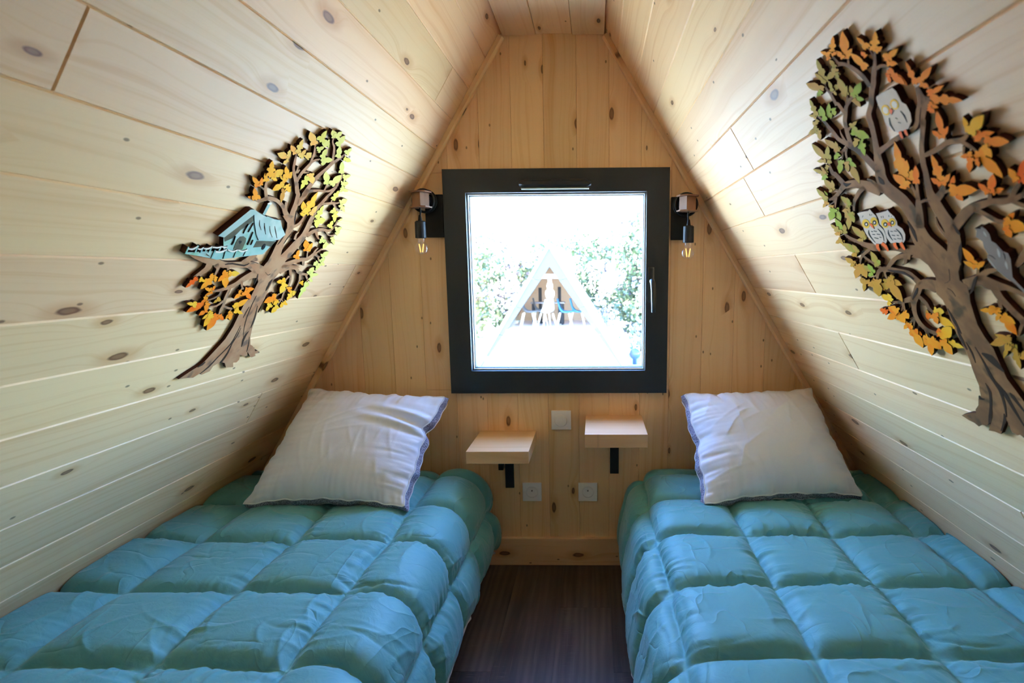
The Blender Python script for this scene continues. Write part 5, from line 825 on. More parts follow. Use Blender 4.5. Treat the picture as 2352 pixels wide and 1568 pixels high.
-5580,7235],[-5631,7298,-5559,7248],[-5590,7309,-5529,7257],[-5545,7316,-5488,7264],[-5503,7321,-5447,7271],[-5466,7327,-5409,7277],[-5429,7333,-5373,7282],[-5393,7338,
-5339,7286],[-5359,7342,-5307,7288],[-5327,7344,-5276,7288],[-5294,7345,-5244,7288],[-5257,7345,-5209,7289],[-5214,7344,-5178,7291],[-5164,7336,-5156,7289],[-5116,7320,
-5139,7285],[-5075,7300,-5119,7276],[-5040,7276,-5097,7264],[-5013,7248,-5070,7245],[-4993,7219,-5041,7220],[-4981,7200,-5021,7200]],[[-5308,7317,-5276,7341],[-5343,7333,
-5310,7359],[-5391,7356,-5358,7384],[-5436,7377,-5404,7407],[-5471,7393,-5442,7425],[-5501,7407,-5482,7442],[-5530,7417,-5528,7457],[-5567,7424,-5578,7469],[-5607,7429,
-5628,7477],[-5642,7430,-5677,7482],[-5674,7426,-5725,7482],[-5706,7419,-5766,7479],[-5729,7413,-5793,7477]],[[-5665,7462,-5731,7462],[-5653,7441,-5714,7441],[-5636,7413,
-5688,7411],[-5622,7393,-5658,7383],[-5612,7384,-5622,7367],[-5593,7376,-5593,7361],[-5576,7370,-5576,7359]],[[-5214,7343,-5162,7315],[-5187,7358,-5137,7332],[-5149,7379,
-5102,7355],[-5112,7401,-5068,7379],[-5081,7421,-5037,7400],[-5052,7441,-5007,7421],[-5025,7461,-4981,7442],[-5002,7481,-4960,7463],[-4982,7499,-4943,7484],[-4968,7512,
-4931,7498]],[[-5158,7561,-5165,7534],[-5116,7550,-5124,7522],[-5056,7534,-5066,7506],[-4999,7516,-5015,7490],[-4955,7498,-4979,7478],[-4919,7479,-4948,7465],[-4886,7458,
-4918,7450],[-4854,7432,-4887,7428],[-4827,7405,-4857,7403],[-4809,7386,-4835,7384]],[[-5237,7317,-5267,7308],[-5224,7306,-5254,7299],[-5203,7290,-5236,7286],[-5186,7269,
-5222,7273],[-5177,7244,-5214,7251],[-5173,7218,-5207,7226],[-5170,7200,-5203,7207]],[[-5989,7550,-5888,7440],[-5944,7553,-5847,7449],[-5879,7557,-5788,7463],[-5817,7562,
-5728,7477],[-5767,7569,-5678,7491],[-5716,7578,-5634,7504],[-5660,7586,-5589,7514],[-5598,7590,-5539,7519],[-5536,7592,-5481,7522],[-5476,7594,-5419,7524],[-5412,7598,
-5352,7525],[-5350,7603,-5281,7525],[-5299,7607,-5215,7530],[-5260,7612,-5166,7543],[-5225,7617,-5134,7560],[-5187,7625,-5107,7576],[-5151,7635,-5076,7591],[-5116,7646,
-5045,7606],[-5083,7658,-5017,7619],[-5051,7668,-4989,7631],[-5022,7677,-4962,7642],[-4994,7687,-4935,7654],[-4965,7697,-4907,7667],[-4937,7709,-4879,7681],[-4912,7721,
-4854,7698],[-4887,7738,-4835,7721],[-4864,7758,-4822,7745],[-4848,7773,-4813,7762]]]
T['Rcracks'] = [[[-5910,6574,-5916,6577],[-5908,6521,-5926,6529],[-5905,6455,-5931,6467],[-5898,6397,-5916,6405],[-5892,6353,-5898,6356]],[[-5997,6538,-6006,6542],[-6000,6461,-6016,
6470],[-6000,6365,-6028,6379],[-5993,6288,-6029,6307],[-5988,6216,-6030,6241],[-6002,6154,-6045,6182],[-6012,6093,-6054,6117],[-5998,6011,-6036,6030],[-5975,5926,-6006,
5940],[-5946,5845,-5968,5855],[-5921,5785,-5935,5791]],[[-5879,6136,-5886,6140],[-5874,6090,-5898,6103],[-5859,6025,-5898,6042],[-5816,5940,-5854,5953],[-5762,5848,-5799,
5859],[-5709,5768,-5760,5783],[-5663,5702,-5719,5715],[-5630,5648,-5666,5654],[-5609,5611,-5623,5612]],[[-6041,6478,-6058,6493],[-6060,6451,-6109,6494],[-6083,6418,-6165,
6483],[-6113,6387,-6190,6443],[-6146,6358,-6202,6399],[-6178,6338,-6210,6362],[-6201,6326,-6214,6336]],[[-6023,6201,-6031,6207],[-6032,6143,-6062,6164],[-6043,6069,-6094,
6103],[-6052,6005,-6102,6038],[-6062,5933,-6103,5961],[-6080,5832,-6108,5851],[-6096,5747,-6112,5759]],[[-6136,6102,-6146,6110],[-6134,6082,-6161,6102],[-6136,6053,-6179,
6084],[-6148,6019,-6187,6048],[-6167,5981,-6196,6002],[-6191,5933,-6210,5947],[-6212,5895,-6222,5902]],[[-5685,5947,-5697,5953],[-5671,5926,-5701,5943],[-5670,5902,-5709,
5936],[-5707,5907,-5727,5931],[-5741,5919,-5748,5928]],[[-5889,6722,-5900,6726],[-5867,6667,-5897,6677],[-5848,6596,-5893,6615],[-5856,6532,-5887,6547],[-5869,6486,-5882,
6493]],[[-5912,5819,-5927,5826],[-5891,5781,-5922,5794],[-5857,5729,-5897,5737],[-5795,5646,-5822,5648],[-5735,5570,-5751,5570]],[[-6442,7521,-6448,7521],[-6414,7492,
-6441,7492],[-6382,7452,-6426,7453],[-6364,7407,-6393,7408],[-6354,7370,-6362,7371]],[[-5898,6919,-5907,6922],[-5891,6854,-5918,6865],[-5886,6775,-5928,6793],[-5895,6708,
-5923,6720],[-5906,6659,-5917,6663]],[[-6277,7081,-6274,7084],[-6305,7097,-6294,7103],[-6345,7124,-6323,7132],[-6392,7169,-6362,7176],[-6431,7211,-6403,7220],[-6451,7235,
-6437,7243],[-6463,7250,-6458,7253]],[[-6185,7317,-6189,7317],[-6159,7265,-6165,7266],[-6124,7210,-6129,7209],[-6082,7190,-6083,7187],[-6046,7183,-6045,7180]],[[-6042,
7128,-6046,7131],[-6062,7119,-6066,7122],[-6083,7103,-6088,7106],[-6089,7077,-6094,7079],[-6090,7052,-6095,7054]],[[-5287,7309,-5295,7316],[-5316,7298,-5334,7313],[-5366,
7284,-5391,7308],[-5442,7279,-5468,7304],[-5518,7270,-5548,7291],[-5581,7237,-5609,7253],[-5626,7205,-5649,7218]],[[-5443,6981,-5438,6984],[-5504,7014,-5486,7023],[-5573,
7056,-5540,7067],[-5610,7092,-5583,7097],[-5630,7117,-5614,7120]],[[-5324,8273,-5332,8275],[-5323,8252,-5358,8264],[-5347,8228,-5381,8258],[-5408,8232,-5414,8252],[-5452,
8242,-5453,8247]],[[-5902,8222,-5911,8223],[-5889,8196,-5931,8203],[-5883,8166,-5949,8180],[-5905,8149,-5945,8160],[-5929,8142,-5937,8144]],[[-5980,7789,-5986,7790],
[-5970,7739,-6001,7745],[-5962,7677,-6011,7687],[-5962,7625,-5993,7630],[-5964,7586,-5972,7587]],[[-6478,7553,-6484,7552],[-6452,7525,-6469,7524],[-6422,7487,-6448,7486],
[-6400,7442,-6419,7443],[-6387,7407,-6394,7407]],[[-6484,7704,-6490,7705],[-6481,7671,-6503,7678],[-6481,7635,-6516,7647],[-6494,7616,-6516,7625],[-6507,7607,-6514,
7610]]]
T['Rleaves'] = [[-6132,9260,-111,86,-67,-35,2,'o'],[-6112,9259,88,71,-57,19,0,'o'],[-6111,9250,75,4,7,26,1,'o'],[-6138,9257,-77,-16,5,-28,1,'o'],[-6257,9166,-116,150,-106,-43,1,'o'],
[-6267,9166,-115,21,-32,-40,1,'o'],[-6254,9172,39,78,-60,2,1,'o'],[-6444,9003,75,154,-80,6,1,'o'],[-6549,9110,54,110,-69,4,0,'o'],[-6590,9073,-101,90,-72,-40,2,'o'],
[-6606,9066,-81,-4,-6,-34,1,'o'],[-6502,9075,24,50,-47,3,1,'o'],[-6638,8980,-162,9,-22,-63,0,'o'],[-6653,8956,-87,-42,28,-29,1,'o'],[-6627,8917,-106,-149,75,-20,1,'k'],
[-6624,8888,19,-56,40,8,1,'k'],[-5861,9112,-45,185,-99,-20,2,'m'],[-5872,9113,68,115,-56,3,1,'m'],[-5798,9075,184,135,-97,32,1,'m'],[-5775,9083,101,-10,28,42,1,'v'],
[-6118,9137,200,-1,29,76,0,'m'],[-6095,9161,15,69,-60,-4,1,'m'],[-6097,9126,46,-44,47,19,1,'m'],[-5913,9025,-25,81,-56,-11,1,'m'],[-5917,9039,-104,-5,-7,-45,1,'m'],[-5920,
9023,-9,-39,41,0,1,'m'],[-6046,8926,-23,154,-100,-14,1,'m'],[-6035,8934,-91,54,-35,-20,1,'m'],[-6116,8895,-33,80,-65,-14,1,'m'],[-6123,8892,-163,52,-56,-53,1,'v'],[-6126,
8886,-106,-53,44,-31,1,'v'],[-6123,8883,-37,-81,64,-7,1,'m'],[-6811,8725,-8,155,-57,-5,2,'k'],[-6841,8733,-154,39,-25,-43,1,'k'],[-6857,8723,-54,-45,38,-22,1,'k'],[-6679,
8865,-46,-90,52,-9,1,'k'],[-6859,8630,-155,8,-7,-53,0,'k'],[-6870,8605,-223,-93,40,-52,2,'k'],[-6833,8578,-70,-45,41,-32,0,'k'],[-6831,8558,-25,-45,48,-14,1,'k'],[-6810,
8341,-59,167,-71,-9,1,'k'],[-6801,8336,45,68,-44,16,1,'k'],[-6810,8333,-93,55,-25,-22,1,'k'],[-7039,8307,-163,62,-36,-67,1,'a'],[-7034,8308,-18,97,-45,-2,1,'a'],[-7055,
8272,-154,-15,19,-60,0,'k'],[-7121,8228,-158,-52,39,-59,1,'k'],[-7108,8206,-16,-85,63,-15,1,'o'],[-7020,8182,-93,-199,86,-35,1,'o'],[-6985,8160,98,15,-23,48,0,'o'],[-6966,
8156,69,-92,51,16,1,'k'],[-7008,8137,12,-55,42,-1,1,'k'],[-6588,8016,-41,213,-98,4,2,'o'],[-6582,8017,63,67,-54,27,1,'k'],[-6597,8019,-118,60,-27,-31,1,'k'],[-6637,7972,
-234,-41,52,-82,1,'o'],[-6652,7984,-85,71,-40,-21,1,'k'],[-6674,7951,-33,-74,67,-26,1,'k'],[-6970,7887,-96,111,-62,-25,1,'r'],[-6965,7887,34,79,-52,22,1,'r'],[-6982,7889,
-100,5,11,-41,1,'r'],[-7216,7912,-107,124,-68,-34,0,'r'],[-7214,7925,11,90,-56,15,1,'o'],[-6335,8073,-92,133,-73,-13,1,'k'],[-6312,8115,53,86,-88,29,1,'k'],[-6197,8110,
-123,303,-131,-9,2,'o'],[-6244,8151,-112,116,-70,-21,1,'o'],[-6239,8071,99,124,-102,38,1,'o'],[-6249,8084,132,4,-21,50,1,'o'],[-6285,8112,-70,73,-69,-21,1,'o'],[-6962,
7670,-143,-59,78,-88,1,'o'],[-6969,7646,-5,-83,71,-23,1,'r'],[-6972,7669,-99,52,-18,-37,1,'r'],[-6509,7330,35,160,-85,34,1,'o'],[-6509,7330,89,55,-48,37,1,'o'],[-6518,
7335,-107,45,-8,-39,1,'o'],[-6528,6943,206,0,-49,70,2,'o'],[-6517,6913,-49,-154,99,-59,1,'o'],[-6514,6930,79,-68,29,19,1,'o'],[-6548,6933,-66,-75,55,-42,1,'o'],[-6494,
6952,52,37,-41,34,1,'o'],[-6495,6694,251,-79,-31,87,1,'b'],[-6491,6687,144,30,-44,49,1,'b'],[-6450,6649,139,-148,51,14,0,'b'],[-6469,6645,46,-220,92,-40,2,'b'],[-6454,
6643,-17,-92,59,-35,1,'b'],[-6496,6511,-79,102,-48,-4,1,'b'],[-5499,8929,-30,152,-88,-11,2,'m'],[-5485,8928,109,50,-51,28,0,'m'],[-5479,8902,88,-24,38,32,1,'m'],[-5533,
8918,-59,52,-51,-17,1,'v'],[-5590,8855,-49,126,-83,-13,1,'v'],[-5633,8863,-123,93,-100,-39,0,'v'],[-5793,8912,30,-59,76,15,1,'v'],[-5421,8829,210,10,-3,72,0,'m'],[-5411,
8820,56,-82,79,15,1,'m'],[-5385,8851,10,61,-62,0,1,'m'],[-5888,8698,-118,15,-20,-44,0,'m'],[-5894,8675,-158,-118,97,-41,1,'v'],[-5917,8590,97,-52,59,33,1,'m'],[-5928,8592,
47,-150,107,8,2,'v'],[-5554,8558,126,148,-101,22,1,'m'],[-5542,8578,-30,71,-57,-6,1,'m'],[-5540,8544,118,-28,36,41,1,'v'],[-5256,8526,97,200,-120,14,1,'m'],[-5271,8540,
-134,102,-116,-36,0,'m'],[-5271,8528,-61,-32,65,-29,1,'m'],[-5261,8531,154,37,-38,34,1,'m'],[-5239,8488,104,-38,46,29,1,'m'],[-5510,8483,138,-103,92,29,1,'v'],[-5588,8465,
-89,-88,101,-31,0,'v'],[-5587,8453,57,-90,83,10,1,'m'],[-5600,8456,7,-219,115,-6,1,'m'],[-5147,8403,207,101,-99,44,0,'m'],[-5132,8400,134,-17,16,43,1,'v'],[-5128,8420,10,
83,-58,4,1,'m'],[-5079,8226,49,142,-130,18,1,'m'],[-5090,8237,-73,93,-76,-9,1,'m'],[-5085,8244,81,-5,-2,34,1,'m'],[-4882,8162,82,139,-101,19,1,'m'],[-4888,8167,-18,89,-76,
3,1,'v'],[-4870,8150,163,-50,51,43,0,'b'],[-4887,8154,89,40,-50,23,1,'m'],[-4931,8062,200,-115,121,39,1,'v'],[-4937,8055,27,-135,139,-11,1,'v'],[-4926,8070,89,26,-50,32,1,
'b'],[-5256,8042,73,110,-97,25,1,'m'],[-5256,8042,-25,82,-66,2,1,'m'],[-5241,8038,91,0,-17,34,1,'m'],[-5213,7999,155,8,-32,46,1,'m'],[-5198,7995,201,-182,151,23,0,'m'],
[-5197,7982,27,-110,114,-9,1,'m'],[-4835,7760,10,176,-131,21,1,'v'],[-4858,7758,-86,99,-93,-5,1,'m'],[-4801,7763,123,121,-114,37,2,'m'],[-4777,7765,113,16,-54,44,1,'b'],
[-5182,7662,99,155,-125,38,1,'m'],[-5172,7663,-47,98,-89,5,1,'m'],[-5162,7664,115,8,-34,36,1,'m'],[-4748,7699,175,-30,0,67,0,'b'],[-4735,7686,42,-67,79,-3,1,'b'],[-4909,
7513,177,131,-143,59,1,'m'],[-4915,7520,10,101,-102,23,1,'m'],[-4892,7507,116,4,-50,53,1,'b'],[-4831,7394,251,-173,192,38,0,'b'],[-4822,7385,4,-152,173,-42,1,'b'],[-4730,
7386,130,85,-114,50,1,'b'],[-4723,7396,106,-26,4,39,1,'b'],[-4740,7213,108,-58,66,31,1,'b'],[-4763,7205,156,-153,123,1,0,'b'],[-4792,7187,-63,-79,116,-48,2,'b'],[-5008,
7209,123,-199,203,-25,1,'b'],[-5000,7191,-28,-113,145,-49,1,'b'],[-4979,7200,113,-47,33,43,1,'b'],[-5169,7355,-17,167,-121,26,1,'m'],[-5199,7404,-66,15,3,-52,1,'v'],
[-5180,7413,73,27,-60,37,1,'m'],[-5034,7278,153,88,-100,52,1,'m'],[-5020,7278,21,104,-96,28,1,'v'],[-5006,7278,118,-27,-6,48,1,'v'],[-5207,7212,130,-123,136,9,1,'b'],
[-5207,7212,-187,-62,146,-102,0,'b'],[-5213,7204,-51,-232,178,-64,1,'b'],[-5234,7213,-123,27,14,-54,1,'b'],[-5053,6932,124,81,-118,64,1,'a'],[-5061,6941,-6,87,-96,29,1,
'a'],[-5039,6931,89,-42,28,35,1,'a'],[-5088,6812,131,50,-149,98,1,'o'],[-5094,6804,299,-101,-8,121,0,'o'],[-4862,6783,120,35,-114,76,2,'r'],[-5093,6787,-1,-96,143,-53,1,
'o'],[-5191,6830,-29,-74,135,-60,1,'o'],[-5169,6691,158,-90,50,46,0,'o'],[-5161,6681,4,-70,108,-41,1,'o'],[-5171,6613,87,-82,81,4,1,'o'],[-5184,6615,-8,-198,169,-72,1,
'o'],[-5191,6607,-83,-49,81,-53,1,'o'],[-5381,6549,123,-44,-19,82,1,'o'],[-5393,6551,107,-212,206,-56,0,'o'],[-5399,6543,-92,-101,145,-90,1,'o'],[-5599,6867,47,-20,6,32,1,
'b'],[-5598,6851,67,-78,76,-1,1,'r'],[-5694,6883,-138,-3,78,-90,1,'a'],[-5677,6858,16,-111,138,-48,0,'r'],[-5676,6843,-170,-127,120,-81,1,'a'],[-5580,6586,-44,94,-111,28,
1,'r'],[-5579,6570,-236,142,-62,-85,1,'a'],[-5590,6556,-44,-145,141,-76,1,'o'],[-5589,6540,-233,-32,91,-89,2,'a'],[-5584,6547,73,-60,46,14,1,'o']]
T['owls'] = [{'body':[[-5316,7951],[-5400,7956],[-5518,7952],[-5559,7964],[-5570,7934],[-5598,7890],[-5587,7833],[-5572,7794],[-5604,7744],[-5593,7687],[-5564,7630],[-5523,7603],
[-5441,7608],[-5342,7596],[-5314,7622],[-5280,7699],[-5279,7768],[-5301,7815],[-5304,7864],[-5322,7917]],'eye':[[[-5443,7838],[-5431,7817],[-5407,7799],[-5377,7787],
[-5346,7784],[-5320,7790],[-5305,7805],[-5303,7825],[-5316,7847],[-5341,7865],[-5371,7877],[-5402,7880],[-5427,7873],[-5442,7858]],[[-5592,7843],[-5581,7822],[-5559,7804],
[-5531,7793],[-5501,7790],[-5477,7796],[-5463,7811],[-5461,7830],[-5473,7851],[-5496,7869],[-5525,7880],[-5554,7883],[-5577,7876],[-5591,7862]]],'ring':[[[-5416,7831],
[-5409,7821],[-5397,7812],[-5381,7807],[-5365,7806],[-5352,7809],[-5345,7816],[-5345,7826],[-5352,7836],[-5365,7844],[-5381,7849],[-5397,7850],[-5409,7847],[-5416,7840]],
[[-5562,7832],[-5555,7823],[-5544,7814],[-5529,7809],[-5514,7808],[-5502,7811],[-5495,7818],[-5495,7828],[-5502,7837],[-5514,7845],[-5529,7851],[-5544,7852],[-5555,7848],
[-5562,7841]]],'pup':[[[-5397,7825],[-5391,7821],[-5383,7817],[-5375,7816],[-5369,7816],[-5365,7819],[-5364,7824],[-5367,7828],[-5373,7833],[-5380,7837],[-5388,7838],
[-5395,7837],[-5399,7835],[-5400,7830]],[[-5544,7827],[-5538,7823],[-5531,7819],[-5524,7818],[-5517,7818],[-5513,7821],[-5513,7825],[-5515,7830],[-5521,7835],[-5528,7838],
[-5536,7839],[-5542,7839],[-5546,7836],[-5546,7832]]],'beak':[[-5437,7828],[-5468,7829],[-5488,7817],[-5474,7768],[-5457,7784],[-5444,7798]],'slit':[[[-5360,7764,-5366,
7763],[-5342,7751,-5356,7750],[-5323,7731,-5347,7733],[-5321,7706,-5344,7711],[-5328,7680,-5346,7685],[-5345,7649,-5355,7652],[-5359,7624,-5366,7626]],[[-5519,7762,-5525,
7764],[-5529,7745,-5539,7749],[-5538,7723,-5555,7728],[-5542,7704,-5560,7708],[-5542,7684,-5556,7685],[-5531,7656,-5539,7656],[-5518,7633,-5524,7633]]],'mark':[[[-5391,
7745,-5399,7751],[-5414,7737,-5422,7742]],[[-5436,7744,-5443,7750],[-5481,7734,-5488,7740]],[[-5383,7712,-5389,7718],[-5427,7706,-5433,7711]],[[-5460,7709,-5466,7715],
[-5509,7699,-5515,7705]],[[-5385,7676,-5393,7681],[-5445,7659,-5452,7665]],[[-5478,7675,-5485,7680],[-5505,7667,-5512,7672]],[[-5373,7901,-5369,7903],[-5402,7916,-5398,
7918]],[[-5517,7903,-5510,7903],[-5522,7920,-5516,7920]],[[-5538,7900,-5533,7901],[-5556,7915,-5551,7916]]],'foot':[[[-5370,7614,-5419,7608],[-5352,7598,-5406,7594],
[-5335,7572,-5394,7580],[-5342,7548,-5388,7559],[-5353,7531,-5385,7540]],[[-5443,7600,-5494,7625],[-5458,7587,-5514,7612],[-5473,7570,-5533,7590],[-5486,7545,-5532,7557],
[-5494,7522,-5525,7530]]]},{'body':[[-5619,7913],[-5692,7912],[-5794,7916],[-5818,7924],[-5828,7895],[-5861,7852],[-5863,7803],[-5843,7766],[-5887,7729],[-5885,7674],
[-5844,7622],[-5784,7587],[-5711,7603],[-5606,7604],[-5587,7658],[-5612,7732],[-5614,7766],[-5590,7804],[-5618,7858]],'eye':[[[-5737,7808],[-5727,7789],[-5707,7772],
[-5681,7761],[-5655,7758],[-5633,7764],[-5619,7777],[-5618,7796],[-5629,7815],[-5650,7832],[-5676,7842],[-5702,7845],[-5724,7839],[-5736,7826]],[[-5849,7810],[-5840,7793],
[-5823,7778],[-5800,7768],[-5776,7765],[-5756,7770],[-5744,7782],[-5743,7799],[-5753,7816],[-5771,7831],[-5794,7841],[-5818,7843],[-5837,7838],[-5848,7826]]],
'ring':[[[-5712,7797],[-5706,7787],[-5695,7779],[-5681,7774],[-5667,7773],[-5656,7776],[-5650,7783],[-5649,7792],[-5656,7801],[-5667,7809],[-5681,7814],[-5695,7815],
[-5706,7812],[-5712,7805]],[[-5826,7803],[-5821,7795],[-5811,7787],[-5799,7782],[-5786,7781],[-5776,7784],[-5770,7790],[-5770,7799],[-5776,7807],[-5786,7815],[-5798,7819],
[-5811,7820],[-5821,7818],[-5826,7811]]],'pup':[[[-5695,7792],[-5690,7787],[-5683,7784],[-5676,7782],[-5670,7783],[-5667,7786],[-5666,7790],[-5669,7794],[-5674,7799],
[-5680,7802],[-5687,7803],[-5693,7803],[-5697,7800],[-5698,7796]],[[-5811,7799],[-5806,7794],[-5800,7791],[-5794,7790],[-5789,7791],[-5786,7793],[-5785,7797],[-5787,7801],
[-5792,7805],[-5798,7808],[-5804,7810],[-5810,7809],[-5813,7807],[-5813,7803]]],'beak':[[-5720,7806],[-5755,7812],[-5771,7799],[-5753,7761],[-5740,7777],[-5716,7780]],
'slit':[[[-5676,7738,-5681,7737],[-5660,7724,-5672,7723],[-5643,7704,-5664,7706],[-5640,7683,-5660,7687],[-5644,7663,-5659,7667],[-5652,7643,-5661,7646],[-5660,7628,-5665,
7630]],[[-5795,7736,-5801,7739],[-5806,7717,-5816,7721],[-5816,7694,-5832,7699],[-5820,7675,-5836,7678],[-5820,7656,-5832,7658],[-5812,7634,-5820,7635],[-5803,7617,-5808,
7617]]],'mark':[[[-5695,7719,-5701,7724],[-5729,7712,-5735,7717]],[[-5751,7717,-5756,7722],[-5793,7710,-5798,7715]],[[-5685,7679,-5691,7685],[-5730,7670,-5736,7675]],
[[-5758,7674,-5765,7679],[-5786,7666,-5792,7671]],[[-5685,7642,-5691,7647],[-5718,7634,-5724,7639]],[[-5741,7641,-5747,7646],[-5793,7632,-5798,7637]],[[-5678,7861,-5672,
7860],[-5679,7878,-5673,7877]],[[-5703,7858,-5697,7857],[-5710,7877,-5704,7876]],[[-5792,7858,-5787,7858],[-5801,7874,-5795,7874]],[[-5822,7853,-5819,7855],[-5838,7863,
-5835,7864]]],'foot':[[[-5649,7604,-5699,7607],[-5639,7588,-5693,7593],[-5633,7566,-5686,7578],[-5645,7546,-5686,7560],[-5659,7534,-5687,7544]],[[-5741,7597,-5792,7608],
[-5740,7580,-5792,7592],[-5741,7559,-5792,7572],[-5752,7539,-5790,7550],[-5762,7524,-5789,7533]]]},{'body':[[-6398,8800],[-6489,8802],[-6603,8794],[-6623,8760],[-6622,
8674],[-6653,8646],[-6652,8578],[-6625,8526],[-6555,8486],[-6489,8488],[-6443,8483],[-6379,8530],[-6351,8604],[-6365,8656],[-6371,8681],[-6372,8736],[-6385,8787]],
'eye':[[[-6478,8676],[-6471,8659],[-6456,8646],[-6436,8640],[-6414,8641],[-6395,8650],[-6383,8665],[-6380,8683],[-6387,8700],[-6403,8713],[-6424,8720],[-6445,8718],[-6464,
8709],[-6475,8694]],[[-6592,8682],[-6586,8666],[-6572,8653],[-6552,8647],[-6532,8648],[-6514,8657],[-6503,8671],[-6500,8689],[-6507,8706],[-6521,8718],[-6541,8724],[-6561,
8723],[-6578,8714],[-6589,8699]]],'ring':[],'pup':[[[-6462,8677],[-6457,8666],[-6448,8658],[-6435,8654],[-6421,8654],[-6409,8660],[-6401,8670],[-6400,8681],[-6404,8692],
[-6414,8701],[-6427,8705],[-6441,8704],[-6453,8698],[-6460,8688]],[[-6577,8683],[-6573,8672],[-6564,8664],[-6552,8660],[-6539,8661],[-6528,8666],[-6521,8676],[-6519,8687],
[-6524,8698],[-6533,8706],[-6545,8710],[-6558,8709],[-6569,8703],[-6576,8694]]],'beak':[[-6472,8669],[-6498,8674],[-6506,8653],[-6470,8631],[-6466,8653]],'slit':[[[-6420,
8619,-6425,8617],[-6404,8599,-6416,8597],[-6389,8571,-6407,8570],[-6396,8538,-6408,8539],[-6407,8512,-6411,8512]],[[-6567,8624,-6572,8625],[-6572,8606,-6582,8608],[-6576,
8583,-6591,8583],[-6577,8555,-6586,8555],[-6576,8532,-6579,8532]]],'mark':[[[-6483,8596,-6488,8599],[-6499,8582,-6504,8584]],[[-6488,8558,-6492,8561],[-6513,8546,-6517,
8549]]],'foot':[[[-6450,8497,-6482,8493],[-6445,8483,-6478,8480],[-6440,8466,-6473,8465],[-6443,8449,-6470,8450],[-6446,8438,-6467,8439]],[[-6509,8492,-6541,8489],[-6505,
8480,-6538,8478],[-6503,8465,-6535,8466],[-6509,8451,-6534,8454],[-6516,8441,-6533,8445]]]}]
T['squirrel'] = [[-6700,7656],[-6730,7650],[-6776,7661],[-6798,7639],[-6808,7600],[-6795,7547],[-6821,7526],[-6842,7477],[-6851,7454],[-6853,7461],[-6885,7445],[-6882,7398],[-6859,7346],
[-6819,7256],[-6840,7208],[-6866,7161],[-6877,7130],[-6860,7108],[-6815,7194],[-6759,7253],[-6723,7296],[-6693,7340],[-6672,7401],[-6689,7436],[-6704,7443],[-6697,7499],
[-6714,7548],[-6673,7586],[-6696,7619],[-6708,7633]]
T['sqhi'] = [[[-6769,7627,-6773,7628],[-6766,7621,-6775,7623],[-6763,7613,-6778,7617],[-6761,7605,-6780,7610],[-6764,7596,-6779,7601],[-6768,7588,-6777,7591],[-6771,7583,-6775,7584]],
[[-6814,7488,-6817,7488],[-6808,7477,-6819,7479],[-6800,7461,-6821,7466],[-6794,7447,-6820,7452],[-6793,7435,-6813,7438],[-6793,7424,-6804,7425],[-6794,7416,-6798,7416]],
[[-6828,7384,-6832,7384],[-6823,7377,-6833,7378],[-6815,7367,-6834,7369],[-6810,7355,-6833,7360],[-6808,7342,-6827,7346],[-6809,7329,-6820,7331],[-6810,7320,-6814,7321]],
[[-6681,7408,-6685,7410],[-6681,7398,-6688,7401],[-6682,7383,-6693,7388],[-6685,7367,-6698,7374],[-6692,7351,-6703,7357],[-6701,7336,-6708,7340],[-6708,7325,-6712,7327]]]
T['sqdark'] = [[[-6704,7437,-6706,7440],[-6710,7435,-6713,7438],[-6719,7431,-6724,7435],[-6727,7425,-6733,7430],[-6735,7418,-6741,7421],[-6743,7408,-6746,7411],[-6748,7401,-6751,7403]],
[[-6845,7452,-6849,7453],[-6845,7446,-6850,7448],[-6844,7437,-6851,7439],[-6843,7428,-6851,7430],[-6839,7417,-6846,7417],[-6835,7404,-6839,7404],[-6832,7395,-6835,7395]],
[[-6731,7651,-6731,7654],[-6734,7651,-6735,7656],[-6737,7650,-6740,7658],[-6740,7649,-6747,7659],[-6745,7648,-6753,7656],[-6751,7647,-6756,7652],[-6756,7647,-6759,7649]]]
pillow([(-1.0544, -.4285, .466), (-.5065, -.4437, .466), (-.4627, -.095, .757), (-.978, -.095, .7914)], 'R', 'white pillow with grey mesh side on the left bed, its corner folded over', 5, True)
pillow([(.5156, -.4245, .466), (1.0744, -.3436, .462), (.9818, -.095, .7866), (.4952, -.095, .768)], 'L', 'plump white pillow with grey mesh side on the right bed', 23, False)

# ------------------------------------------------------------------ wall trees (cut-out painted plywood), coordinates on the slope in 0.2 mm steps
U = 1 / 5000.
def P3(side, s, t, h):
    o, e, tt, n = slope(side); return o + e * s + tt * t + n * h
def slab(bm, side, P, h, back=.001):       # flat piece with thickness; material 0 front, 1 edge
    V = [P3(side, a * U, b * U, h) for a, b in P]; G = [P3(side, a * U, b * U, back) for a, b in P]
    f = [bm.verts.new(v) for v in V]; g = [bm.verts.new(v) for v in G]
    for tri in tessellate_polygon([[Vector((a * U, b * U, 0)) for a, b in P]]):
        try: bm.faces.new([f[i] for i in tri]).material_index = 0; bm.faces.new([g[i] for i in tri]).material_index = 1
        except ValueError: pass
    for i in range(len(P)):
        try: bm.faces.new((f[i], f[(i + 1) % len(P)], g[(i + 1) % len(P)], g[i])).material_index = 1
        except ValueError: pass
def strip(S): return [(a, b) for a, b, c, d in S] + [(c, d) for a, b, c, d in S][::-1]
